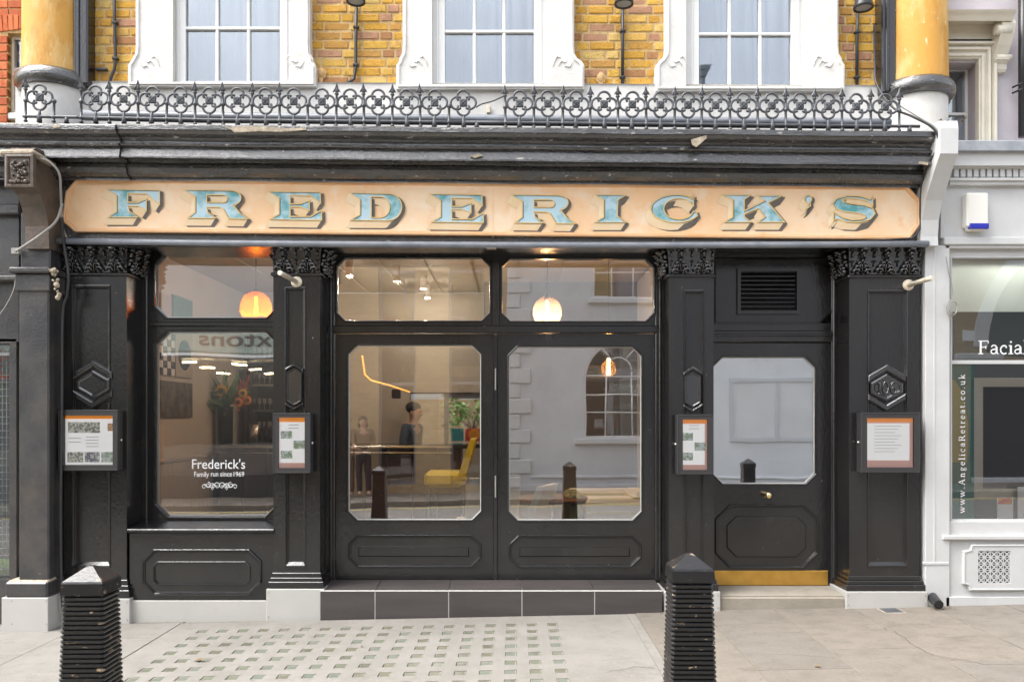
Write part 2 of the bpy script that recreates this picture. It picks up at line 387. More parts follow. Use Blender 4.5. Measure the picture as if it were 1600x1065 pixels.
M['cablewhite'] = mat('ivory_bracket_paint', (.68, .62, .50), .5, (.55, .48, .36), 20)
M['lampblack'] = mat('satin_black_metal', (.02, .02, .022), .35)
M['case'] = mat('dark_grey_powder_coat', (.034, .033, .034), .42, bump=.05, bscale=80)
M['paper'] = mat('menu_paper', (.86, .87, .88), .6)
M['paperglow'] = mat('menu_paper_added_glow', (.86, .87, .88), .6, emit=(1, .99, .97), estr=.13)  # glow put into the paper in place of the case's own lamps
M['papergrey'] = mat('faint_print', (.55, .57, .58), .7)
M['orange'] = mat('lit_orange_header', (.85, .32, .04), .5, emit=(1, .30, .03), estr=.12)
M['salmon'] = mat('salmon_card', (.76, .46, .40), .6, emit=(1, .55, .45), estr=.05)  # faint glow put into the card, as in the menu sheets
M['photoA'] = mat('garden_print', (.22, .38, .16), .5, (.70, .80, .80), 30, contrast=(.45, .55), emit=(1, 1, .95), estr=.03)  # this and the next three prints carry a little added glow
M['photoB'] = mat('terrace_print', (.13, .13, .10), .5, (.75, .77, .66), 45, contrast=(.45, .55), emit=(1, 1, .95), estr=.03)
M['photoC'] = mat('table_print', (.06, .07, .14), .5, (.80, .80, .78), 35, contrast=(.45, .55), emit=(1, 1, .95), estr=.03)
M['fruit'] = mat('fruit_print', (.60, .08, .03), .5, (.75, .45, .05), 60, contrast=(.45, .55), emit=(1, 1, .95), estr=.03)
M['whiteprint'] = mat('white_vinyl', (.85, .86, .86), .6)
M['glass'] = glass('shop_window_glass', .16)
M['glassdoor'] = glass('door_glass', .20)
M['glasscase'] = glass('case_glass', .0)
M['glassright'] = glass('right_door_glass', .21)
M['glassside'] = glass('side_door_glass', .42)
M['glassup'] = glass('sash_glass', .15, (.9, .95, 1), wav=.03)
M['glassnb'] = glass('neighbour_glass', .06)
M['amberglass'] = translucent('amber_lamp_glass', (.86, .30, .03), .6, .55)
M['clearglass'] = translucent('blush_lamp_glass', (.90, .72, .60), .7, .88)
M['bulb'] = mat('glowing_filament', (1, .6, .2), .5, emit=(1, .55, .16), estr=14)
M['spotglow'] = mat('glowing_spot', (1, .8, .5), .5, emit=(1, .76, .42), estr=10)
M['cove'] = mat('glowing_cove_strip', (1, .6, .2), .5, emit=(1, .38, .06), estr=.8)
M['intwall'] = mat('beige_interior_wall', (.52, .47, .40), .8, (.47, .43, .37), 2)
M['intwhite'] = mat('white_interior_paint', (.74, .72, .68), .7)
M['ceil'] = mat('cream_ceiling', (.66, .60, .50), .8)
M['floor'] = mat('dark_oak_floor', (.13, .10, .075), .4, (.19, .14, .10), 3, stretch=(1, 6, 1))
M['dado'] = mat('grey_tongue_and_groove', (.42, .39, .36), .6)
M['barwood'] = mat('dark_bar_panel', (.055, .032, .030), .3, (.09, .05, .04), 5, stretch=(1, 1, .2))
M['bartop'] = mat('black_bar_top', (.03, .028, .026), .12)
M['steel'] = mat('polished_steel_rail', (.7, .68, .63), .25, metal=1)
M['yellow'] = mat('yellow_leather', (.82, .68, .005), .4)
M['creamlea'] = mat('cream_leather', (.80, .73, .60), .5)
M['leafgreen'] = mat('leaf_green', (.05, .13, .03), .5, (.10, .20, .04), 30)
M['leafbright'] = mat('bright_leaf_green', (.16, .34, .05), .5, (.09, .22, .03), 20)  # yellower, paler green for turf, flower spikes and bush
M['sunflower'] = mat('sunflower_petal', (.80, .48, .02), .5)
M['brownseed'] = mat('seed_brown', (.08, .04, .02), .8)
M['redflower'] = mat('red_petal', (.55, .05, .02), .5)
M['orangeflower'] = mat('orange_petal', (.72, .26, .05), .5)
M['vase'] = mat('black_glass_vase', (.012, .012, .016), .08)
M['skin'] = mat('skin', (.48, .30, .21), .55); M['hair'] = mat('dark_hair', (.025, .018, .014), .6)
M['browncloth'] = mat('brown_cloth', (.14, .10, .065), .85); M['darkcloth'] = mat('black_cloth', (.03, .03, .035), .85); M['navycloth'] = mat('navy_cloth', (.05, .07, .11), .85); M['bluecloth'] = mat('slate_blue_cloth', (.12, .16, .22), .85)
M['greywall'] = mat('grey_stucco', (.66, .68, .70), .8, (.60, .62, .64), 1.2, bump=.1, bscale=20, dirt=(.44, .45, .46), dirt_t=(.55, .85), dirt_s=.8)
M['quoin'] = mat('pale_quoin', (.64, .65, .66), .8, (.58, .59, .60), 2)
M['stockwall'] = brickmat('stock_brick_wall', (.46, .33, .18), (.38, .26, .135), (.36, .30, .22))
M['setts'] = brickmat('granite_setts', (.20, .185, .17), (.27, .25, .225), (.10, .095, .085), .22, .12, False, 1.0)
M['yellowline'] = mat('yellow_road_line', (.62, .47, .10), .7)
M['darkwin'] = mat('dark_window_interior', (.035, .035, .04), .5)
M['mintfascia'] = mat('mint_shop_fascia', (.62, .72, .64), .5)
M['signbrown'] = mat('taupe_lettering', (.22, .19, .17), .5)
M['darkshop'] = mat('dark_shop_paint', (.05, .06, .065), .4)
M['frost'] = translucent('frosted_film', (.80, .85, .83), .5)
M['tealfilm'] = mat('teal_window_film', (.07, .22, .215), .3)
M['olivefilm'] = mat('olive_poster', (.40, .37, .18), .5)
M['blue'] = mat('alarm_blue', (.02, .03, .40), .3)
M['alarm'] = mat('alarm_white_plastic', (.82, .80, .74), .4)
M['pink'] = mat('pink_print', (.75, .12, .20), .5, (.80, .35, .10), 30, contrast=(.45, .55))
M['checkw'] = mat('ivory_square', (.62, .60, .54), .6); M['checkb'] = mat('black_square', (.03, .03, .03), .6)
M['greenpic'] = mat('deep_green_picture', (.03, .16, .11), .4); M['darkpic'] = mat('dark_abstract_picture', (.03, .03, .035), .3, (.16, .13, .08), 9)
M['blackoval'] = mat('black_oval', (.01, .012, .012), .2)
M['taupepic'] = mat('taupe_mount', (.38, .34, .27), .6)
M['wire'] = mat('white_wire', (.74, .80, .78), .4)
M['artred'] = mat('red_canvas', (.62, .04, .03), .5); M['artorange'] = mat('orange_disc', (.85, .36, .02), .5); M['artblue'] = mat('blue_canvas', (.03, .22, .42), .5, (.02, .35, .32), 5)
M['stripe'] = mat('pale_stripe_fabric', (.76, .78, .72), .8); M['stripeb'] = mat('yellow_stripe_fabric', (.68, .62, .24), .8); M['spotfab'] = mat('spotted_olive_fabric', (.34, .34, .14), .8, (.07, .09, .13), 12, contrast=(.53, .57))
M['wood'] = mat('red_brown_wood', (.22, .10, .05), .4, (.14, .06, .03), 8, stretch=(3, 3, .3))
M['plantpot'] = mat('terracotta', (.38, .16, .09), .8)
M['glassware'] = mat('glassware', (.75, .76, .74), .08, trans=.7)
M['netgrey'] = mat('grey_net_curtain', (.17, .175, .18), .8)
M['dimwall'] = mat('slate_interior_wall', (.16, .165, .175), .8)
M['crackdark'] = mat('dirt_in_crack', (.05, .04, .03), .95)
M['anchor'] = mat('ochre_plaster', (.62, .42, .20), .8, (.5, .3, .12), 20, bump=.4)
M['midgrey'] = mat('mid_grey_joinery', (.50, .52, .54), .6)
M['moss'] = mat('moss', (.10, .14, .04), .9, (.2, .2, .08), 40)
M['debris'] = mat('brown_leaf_litter', (.22, .15, .08), .9, (.12, .09, .05), 60)

# ================================================================== GROUND
def slope_box(mb, x0, x1, y0, y1, t0, t1, b=.004):
    """box that follows the street's slope; t0,t1 = bottom, top relative to the slope"""
    n = len(mb.v); mb.box(x0, x1, y0, y1, t0, t1, b)
    for i in range(n, len(mb.v)):
        x, y, z = mb.v[i]; mb.v[i] = (x, y, z + gz(x))
    return mb
mb = MB(); slope_box(mb, -45, 45, -45, 45, -.6, -.14, 0); mb.build('ground', M['joint'], kind='structure')
mb = MB(); slope_box(mb, -14, 14, -9.2, -4.36, -.3, -.115, 0); mb.build('road', M['setts'], kind='structure')
for y0, y1 in ((-8.95, -8.86), (-4.66, -4.57)):
    mb = MB(); slope_box(mb, -14, 14, y0, y1, -.2, -.110, 0); mb.build('road_marking', M['yellowline'], kind='structure')
for y0, y1 in ((-4.36, -4.2), (-9.34, -9.2)):
    mb = MB(); slope_box(mb, -14, 14, y0, y1, -.3, .002, .01); mb.build('kerb', M['york'], kind='structure')
mb = MB(); slope_box(mb, -14, 14, -13, -9.34, -.3, -.004, 0); mb.build('pavement_opposite', M['york'], kind='structure')
mb = MB(); slope_box(mb, -14, 14, -4.2, .9, -.3, -.012, 0); pav = mb.build('pavement', M['joint'], kind='structure')

# pavement-light panel: concrete cast round recessed glass lenses
LX = [.30 - .1605 * i for i in range(18)]; LY = [-.36 - .198 * j for j in range(12)]
lw, ld = .039, .044
xs = sorted([-2.70, .915] + [x + s * lw for x in LX for s in (-1, 1)])
ys = sorted([-.075, -2.62] + [y + s * ld for y in LY for s in (-1, 1)])
mb = MB(); lensset = {(round(x - lw, 4), round(y - ld, 4)) for x in LX for y in LY}
for i in range(len(xs) - 1):
    for j in range(len(ys) - 1):
        a, b, c, d = xs[i], xs[i + 1], ys[j], ys[j + 1]
        q = [(a, c), (b, c), (b, d), (a, d)]
        if (round(a, 4), round(c, 4)) in lensset:
            top = [(x, y, gz(x)) for x, y in q]; bot = [(x, y, gz(x) - .016) for x, y in q]
            mb.add(top + bot, [(0, 1, 5, 4), (1, 2, 6, 5), (2, 3, 7, 6), (3, 0, 4, 7), (4, 5, 6, 7)])
        else: mb.add([(x, y, gz(x)) for x, y in q], [(0, 1, 2, 3)])
panel = mb.build('pavement_light_panel', M['concrete'], pav)
lm = MB()
lm.add([(-lw + .004, -ld + .004, -.004), (lw - .004, -ld + .004, -.004), (lw - .004, ld - .004, -.002), (-lw + .004, ld - .004, -.002),
        (-lw + .009, -ld + .012, -.0105), (lw - .009, -ld + .012, -.0105), (lw - .009, ld - .010, -.005), (-lw + .009, ld - .010, -.005)],
       [(0, 1, 5, 4), (1, 2, 6, 5), (2, 3, 7, 6), (3, 0, 4, 7), (4, 5, 6, 7)])
lm.add([(-lw, -ld, -.014), (lw, -ld, -.014), (lw, ld, -.014), (-lw, ld, -.014), (-lw + .004, -ld + .004, -.004), (lw - .004, -ld + .004, -.004), (lw - .004, ld - .004, -.002), (-lw + .004, ld - .004, -.002)],
       [(0, 1, 5, 4), (1, 2, 6, 5), (2, 3, 7, 6), (3, 0, 4, 7)])
lens_me = lm.mesh('lens'); lens_me.materials.append(M['lens']); lens_me.materials.append(M['lensrim'])
for p in lens_me.polygons: p.material_index = 0 if abs(p.center.z + .0078) < .0012 and abs(p.center.x) < .01 and abs(p.center.y) < .01 else (1 if random.random() < .6 else 0)
for x in LX:
    for y in LY[:9]:
        link('lens', lens_me, None, panel, (x, y, gz(x)), (0, -math.atan(.0207), random.uniform(-.02, .02)))

for a_, b_ in ((-6.2, -2.705), (.917, 5.3)):
    mb = MB(); slope_box(mb, a_, b_, -4.19, .05, -.1, -.0045, 0); mb.build('mortar_bed', M['joint'], pav)
# kerb strip on the right of the panel, York stone slabs, concrete bays on the left
mb = MB(); slope_box(mb, .921, .985, -4.2, -.07, -.05, .0015, .003); mb.build('edge_strip', M['concrete'], pav)
cols = [.99, 1.53, 2.13, 2.76, 3.40, 4.02, 4.66, 5.3]
for i in range(len(cols) - 1):
    y = .05 if cols[i] > 1.0 else -.02
    cuts = [y] + {0: [-.98, -1.9, -2.8], 1: [-.72, -1.62, -2.5], 2: [-1.20, -2.1], 3: [-.62, -1.55, -2.4], 4: [-1.0, -1.8], 5: [-.6, -1.5], 6: [-1.1, -2]}[i] + [-4.19]
    for a, b in zip(cuts[:-1], cuts[1:]):
        mb = MB(); t = random.uniform(-.0015, .0025)
        slope_box(mb, cols[i] + .003, cols[i + 1] - .003, b + .003, a - .003, -.05, t, .003); mb.build('paving_slab', M['york'], pav)
colsl = [-2.71, -3.5, -4.3, -5.2, -6.2]
for i in range(len(colsl) - 1):
    cuts = [-.05] + [[-.55, -1.35, -2.4], [-.9, -1.9], [-.6, -1.6], [-1.1, -2.2]][i] + [-4.19]
    for a, b in zip(cuts[:-1], cuts[1:]):
        mb = MB(); slope_box(mb, colsl[i + 1] + .002, colsl[i] - .002, b + .002, a - .002, -.05, random.uniform(-.0006, .001), .002); mb.build('paving_slab', M['concrete'], pav)
mb = MB(); slope_box(mb, -2.70, .915, -4.19, -2.625, -.05, .001, .003); mb.build('paving_slab', M['concrete'], pav)
for x0, x1 in ((-14, -6.2), (5.3, 14)):
    mb = MB(); slope_box(mb, x0, x1, -4.19, .05, -.05, .001, .003); mb.build('paving_slab', M['york'], pav)
# cracks running over the York stone: thin open grooves
def crack(pts, w=.0035):
    w *= .62
    mb = MB(); P = []
    for (a, b) in zip(pts[:-1], pts[1:]):
        for k in range(7):
            t = k / 7; P.append((a[0] + (b[0] - a[0]) * t + random.uniform(-.014, .014), a[1] + (b[1] - a[1]) * t + random.uniform(-.014, .014)))
    P.append(pts[-1])
    for i in range(len(P) - 1):
        a, b = Vector(P[i]), Vector(P[i + 1]); t = (b - a).normalized(); n = Vector((-t.y, t.x)) * w * (.35 + .65 * math.sin(math.pi * (i + .5) / len(P)))
        mb.add([(q.x, q.y, gz(q.x) + .0032) for q in (a - n, b - n, b + n, a + n)], [(0, 1, 2, 3)])
    return mb.build('crack', M['crackdark'], pav)
crack([(2.78, -.66), (2.72, -1.35), (2.95, -1.60), (3.6, -1.62)]); crack([(2.80, -.72), (3.05, -.98), (3.35, -.95)], .003)
crack([(1.62, -1.28), (1.95, -1.34), (2.1, -1.42)], .003); crack([(.55, -1.62), (.80, -1.5), (.9, -1.55)], .003); crack([(-3.6, -.75), (-3.1, -.52), (-2.75, -.4)], .003)
crack([(1.0, -.5), (1.5, -.52), (2.1, -.46)], .0025); crack([(3.45, -.75), (3.9, -1.2)], .0025)
mb = MB(); x = wx(1391, -.13)
slope_box(mb, x - .085, x + .085, -.235, -.065, -.02, .004, .003); dr = mb.build('drain_cover', M['stone'], pav)
mb = MB()
for k in range(7): slope_box(mb, x - .062 + k * .018, x - .052 + k * .018, -.215, -.085, 0, .0075, .001)
slope_box(mb, x - .07, x + .07, -.222, -.078, 0, .0055, .001); mb.build('grating', M['iron'], dr)

# ================================================================== THE RESTAURANT BUILDING
B = thing('restaurant_building', 'black painted restaurant front with yellow brick upper floor and white sash windows', 'building', (0, .3, 0))
XL, XR = wx(92, 0), wx(1443, 0)
# shell
mb = MB(); mb.box(XL - .22, XL - .0, .16, 9, -.4, 4.0); mb.box(XR + .0, XR + .14, .16, 9, -.4, 4.0); mb.build('party_wall', M['intwall'], B)
mb = MB(); mb.box(XL + .001, XR - .001, .12, .5, 3.06, 3.98); mb.build('lintel', M['black'], B)
mb = MB(); mb.box(XL + .001, XR - .001, .37, 4.6, 3.34, 3.45); mb.build('ceiling', M['ceil'], B)
mb = MB(); mb.box(XL + .001, XR - .001, .42, 8.98, .0, .205); mb.build('interior_floor', M['floor'], B)

# ---- first floor: brick wall, windows, white band
YB0 = .15
wins = [(290, 437, 212, 484, 200, 493, 129, 44), (695, 834, 629, 897, 619, 913, 133, 49), (1092, 1236, 1040, 1310, 1025, 1320, 136, 53)]
ZB = wz(136, YB0)
holes = [rect(wx(g0 - 26, YB0), wx(g1 + 26, YB0), wz(yb + 2, YB0), 6.3) for g0, g1, *_, yb, ym in wins]
mb = MB(); mb.plate(rect(-3.9, 3.62, 3.99, 7.4), holes, YB0 + .0015, .48); brickwall = mb.build('brick_wall', M['mortar'], B)
mb = MB(); mb.box(-3.9, 3.6, .50, 4.0, 7.2, 7.4); mb.box(-3.9, 3.6, 3.9, 4.0, 3.46, 7.2); mb.box(-3.88, -3.8, .5, 3.9, 3.46, 7.2); mb.box(3.5, 3.58, .5, 3.9, 3.46, 7.2); mb.build('roof', M['lead'], B)
mb = MB(); mb.box(-3.55, 3.2, 1.3, 1.34, 3.46, 7.2); mb.build('upstairs_wall', M['intwall'], B)
def brickdata(L, n):
    out = []
    for k in range(n):
        mb = MB(); mb.box(-L / 2, L / 2, -.004, .05, -.0315, .0315, .006)
        mb.v = [(x + random.uniform(-.002, .002), y + random.uniform(-.0025, .0025) * (y < 0), z + random.uniform(-.002, .002)) for x, y, z in mb.v]
        me = mb.mesh('brick'); me.materials.append(M['brick']); out.append(me)
    return out
stretch, head = brickdata(.203, 5), brickdata(.096, 5)
def bricks(px0, px1, ytop, ybot, seed):
    random.seed(seed); x0, x1 = wx(px0, YB0), wx(px1, YB0); z = wz(ybot, YB0) + .035; row = 0
    while z < wz(ytop, YB0):
        x = x0 - (.0 if row % 2 else .158) + random.uniform(-.012, .012); k = row
        while x < x1 + .05:
            L = .203 if k % 2 == 0 else .096
            a, b = max(x, x0), min(x + L, x1)
            if b - a > .03:
                me = random.choice(stretch if L > .15 else head)
                link('brick', me, None, brickwall, ((a + b) / 2, YB0 + random.uniform(-.003, .003), z + random.uniform(-.002, .002)), (random.uniform(-.02, .02), random.uniform(-.006, .006), random.uniform(-.012, .012)), ((b - a) / L, 1, 1))
            x += L + .0145; k += 1
        z += .0757; row += 1
bricks(146, 222, -30, 127, 11); bricks(474, 636, -30, 133, 12); bricks(890, 1046, -30, 135, 13); bricks(1303, 1372, -30, 137, 14)

# white band under the windows, behind the railing
mb = MB(); mb.extr([(.10, 3.96), (.10, wz(133, .10)), (.09, wz(131, .1)), (.16, wz(131, .1)), (.16, 3.96)], wx(24, .1), wx(1478, .1), TILT * .55, n=4)
mb.build('stone_band', M['white'], B)
def surround(g0, g1, n0, n1, f0, f1, yb, ym):
    Y = .055
    L = [(n0, -40), (n0, 72), (n0 - 1, 84), (n0 - 5, 91), (f0 + 4, 96), (f0, 102), (f0, yb + 6)]
    Rr = [(f1, yb + 6), (f1, 102), (f1 - 4, 96), (n1 + 5, 91), (n1 + 1, 84), (n1, 72), (n1, -40)]
    outer = [(wx(a, Y), wz(b, Y)) for a, b in L + Rr]
    hole = prect(g0 - 20, g1 + 20, -30, yb + 2, Y)
    mb = MB(); mb.plate(outer, [hole], Y, .20); mb.ring(outer, [(-.014, Y), (-.014, Y - .012), (-.028, Y - .012), (-.036, Y)])
    w = mb.build('sash_window', M['white'], B)
    mb = MB()                                           # carved scrolls on the two feet
    for a, sg in ((f0 + 12, 1), (f1 - 12, -1)):
        for q in range(3):
            x = a + sg * (6 + 9 * q)
            pts = [(wx(x + sg * t * 14, Y), Y - .004, wz(94 + 16 * t + 5 * math.sin(t * 5 + q) - q * 4, Y)) for t in [i / 7 for i in range(8)]]
            mb.tube(pts, [.001 + .0045 * math.sin(math.pi * i / 7) for i in range(8)], 6)
    mb.build('scroll', M['white'], w)
    Ys = .115
    fr = prect(g0 - 21, g1 + 21, -34, yb + 4, Ys); op = prect(g0, g1, -30, yb, Ys)
    mb = MB(); mb.plate(fr, [op], Ys, .19); mb.ring(prect(g0 - 12, g1 + 12, -32, yb + 1, Ys), [(0, Ys), (0, Ys - .012), (-.010, Ys - .012), (-.016, Ys)]); mb.build('sash_frame', M['sash'], w)
    gw = (g1 - g0) / 3
    for k in (1, 2):
        mb = MB(); pbox(mb, g0 + gw * k - 2.6, g0 + gw * k + 2.6, -30, yb + 1, Ys + .006, Ys + .05, .006); mb.build('glazing_bar', M['sash'], w)
    mb = MB(); pbox(mb, g0 - 1, g1 + 1, ym - 2.4, ym + 2.4, Ys + .003, Ys + .052, .006); mb.build('glazing_bar', M['sash'], w)
    for k in range(3):
        for a, b in ((-30, ym - 1), (ym + 1, yb + 2)):
            mb = MB(); pbox(mb, g0 + gw * k + .6, g0 + gw * (k + 1) - .6, a, b, Ys + .028, Ys + .033)
            for i, (x, y, z) in enumerate(mb.v): mb.v[i] = (x, y + (random.uniform(-.0008, .0008)), z)
            mb.build('pane', M['glassup'], w)
    mb = MB(); xa_, xb_, za_, zb_ = wx(g0 - 24, .42), wx(g1 + 24, .42), wz(yb + 10, .42), wz(-60, .42); nn_ = 90; vs_ = []
    for i in range(nn_ + 1):
        x = xa_ + (xb_ - xa_) * i / nn_; y = .42 + .009 * math.sin(i * .9 + math.sin(i * .23) * 2); vs_ += [(x, y, za_), (x, y + .02, zb_)]
    mb.add(vs_, [(2 * i, 2 * i + 2, 2 * i + 3, 2 * i + 1) for i in range(nn_)], True); mb.build('net_curtain', M['netgrey'], w)
    return w
for w in wins: surround(*w)

# ---- ochre half columns on black rings at both ends
def column(pc, half, ring_y, dark, dsgn, lab):
    Yc = .16; xc = wx(pc, Yc); r = half * (D + Yc) / F
    zt, zb = 5.6, wz(ring_y, Yc)
    mb = MB(); prof = [(r * 1.03, zb), (r * 1.01, zb + .12), (r, zb + .35), (r * .985, zt)]
    mb.lathe([(a, z) for a, z in prof], (xc, Yc, 0), 40, math.pi, 2 * math.pi); col = mb.build('column', M['amber'], B, label=lab)
    mb = MB()
    mb.lathe([(r * 1.0, zb + .02), (r * 1.10, zb + .012), (r * 1.19, zb - .012), (r * 1.235, zb - .05), (r * 1.22, zb - .085), (r * 1.12, zb - .115), (r * .9, zb - .12), (.01, zb - .12)], (xc, Yc, 0), 40, math.pi, 2 * math.pi)
    mb.box(xc - r * 1.2, xc + r * 1.2, Yc - .001, Yc + .06, zb - .118, zb - .01); mb.build('base_ring', M['blackold'], col)
    mb = MB(); mb.lathe([(r * .99, 3.9), (r * 1.0, zb - .119)], (xc, Yc, 0), 40, math.pi, 2 * math.pi); mb.build('plinth_drum', M['white'], col)
    a, b = dark
    mb = MB(); mb.box(wx(a, Yc), wx(b, Yc), .02, .3, zb - .09, zt, .012); mb.box(wx(a, Yc) + .03, wx(a, Yc) + .06, .005, .1, zb - .08, zt, .006); mb.build('backing_strip', M['black'], col)
column(88, 47, 125, (127, 150), 1, 'ochre half column at the left end of the upper floor')
column(1429, 47, 139, (1366, 1389), -1, 'ochre half column at the right end of the upper floor')

# ---- cornice
def cornice_prof(dy=0, dYp=0):
    P = [(.12, 199), (-.335, 199), (-.345, 200.5), (-.345, 207), (-.335, 208.5), (-.320, 214), (-.285, 220), (-.262, 226), (-.262, 228), (-.285, 228.5), (-.292, 230.5), (-.285, 233), (-.262, 233.5), (-.262, 236), (-.285, 249),
         (-.285, 251.5), (-.20, 252.5), (-.15, 255), (-.145, 259), (-.165, 261), (-.172, 267), (-.16, 275), (-.125, 281), (-.095, 283), (-.095, 287), (.12, 288)]
    xm = wx(770, 0)
    return [(Y + (dYp if Y < 0 else 0), wz(py + dy, Y + (dYp if Y < 0 else 0)) - TILT * xm) for Y, py in P]
def wobble(mb, amp=.002):
    mb.v = [(x, y + amp * math.sin(x * 7 + z * 31) * .7 + random.uniform(-amp, amp) * .25, z + amp * math.sin(x * 4.3 + y * 17)) for x, y, z in mb.v]
    return mb
mb = MB(); mb.extr(cornice_prof(), wx(196, -.2), wx(1463, -.25), TILT, n=80); wobble(mb); cor = mb.build('cornice', M['blackold'], B)
mb = MB(); mb.extr(cornice_prof(.5, -.022), wx(-60, -.2), wx(195.5, -.2), TILT, n=24); wobble(mb); mb.build('cornice', M['blackold'], B)
# bare patches where the paint has come off the cornice
def flake(pts, Y, m='peel'):
    c = [(wx(a, Y), wz(b, Y)) for a, b in pts]
    mb = MB(); mb.plate(c, [], Y, Y + .012); return mb.build('bare_patch', M[m], cor)
flake([(352, 199), (395, 197), (432, 199), (452, 201), (478, 199), (478, 203), (440, 206), (405, 205), (366, 207), (362, 203)], -.352)
flake([(1080, 218), (1104, 211), (1104, 216), (1088, 230), (1082, 226)], -.34); flake([(735, 244), (748, 240), (754, 243), (742, 247)], -.295); flake([(80, 196), (92, 195), (94, 199), (84, 200)], -.372)
flake([(1437, 252), (1450, 254), (1450, 258), (1436, 256)], -.29)

# ---- fascia background, pipe moulding, soffit
mb = MB(); pbox(mb, 92, 1445, 270, 382, -.035, .13, .006); mb.build('fascia_board', M['blackold'], B)
mb = MB(); mb.box(XL + .004, XR - .004, -.06, .40, wz(392, .1), wz(385, -.05), .006); mb.build('soffit', M['black'], B)
mb = MB(); xa = [wx(p, -.1) for p in (90, 300, 520, 770, 1000, 1250, 1450)]
mb.tube([(x, -.10, wz(q, -.10)) for x, q in zip(xa, (376.5, 379.5, 381.5, 383, 383.2, 382.5, 381))], .026, 12); mb.build('roll_moulding', M['gutter'], B)
mb = MB(); pbox(mb, 760, 775, 384, 388, -.115, -.06, .004); mb.build('lamp_clip', M['cablegrey'], B)

# ---- pilasters
def leaf_mesh(kind):
    mb = MB()
    if kind == 'palmette':                              # .17 wide, .12 tall: stem with curled pairs and beads
        mb.tube([(0, -.008, -.058), (0, -.014, 0), (0, -.012, .05)], .0055, 6)
        for s in (-1, 1):
            for k, (w, z, r) in enumerate(((.066, -.030, .018), (.050, .000, .016), (.030, .030, .014))):
                mb.tube([(s * .006, -.008, z - .02), (s * w * .4, -.016, z + .006), (s * w * .8, -.018, z + .012), (s * w, -.018, z - .002), (s * w * .88, -.016, z - .016)], [.006, .009, .011, .010, .007], 8)
                mb.ball((s * w * .55, -.014, z - .016), .0105, .014, .0105, 8, 6)
        mb.ball((0, -.018, .052), .014, .012, .012, 8, 5)
    elif kind == 'curl':                                # overhanging curled leaf tip
        mb.ball((0, -.022, .012), .036, .026, .017, 10, 6); mb.ball((-.026, -.018, .0), .014, .016, .014, 8, 5); mb.ball((.026, -.018, .0), .014, .016, .014, 8, 5)
        mb.ball((0, -.012, -.018), .018, .014, .020, 8, 5); mb.ball((-.016, -.012, -.032), .008, .009, .009, 7, 5); mb.ball((.016, -.012, -.032), .008, .009, .009, 7, 5)
    else:                                               # small floret on a stalk
        mb.tube([(0, -.004, -.04), (0, -.010, .008)], [.010, .006], 6)
        for k in range(5):
            a = math.pi * k / 4; mb.ball((.016 * math.cos(a), -.014, .012 + .012 * math.sin(a)), .008, .010, .008, 7, 5)
        mb.ball((0, -.020, .010), .008, .008, .008, 7, 5)
    me = mb.mesh(kind); me.materials.append(M['blackorn']); return me
LM = {k: leaf_mesh(k) for k in ('palmette', 'curl', 'floret')}
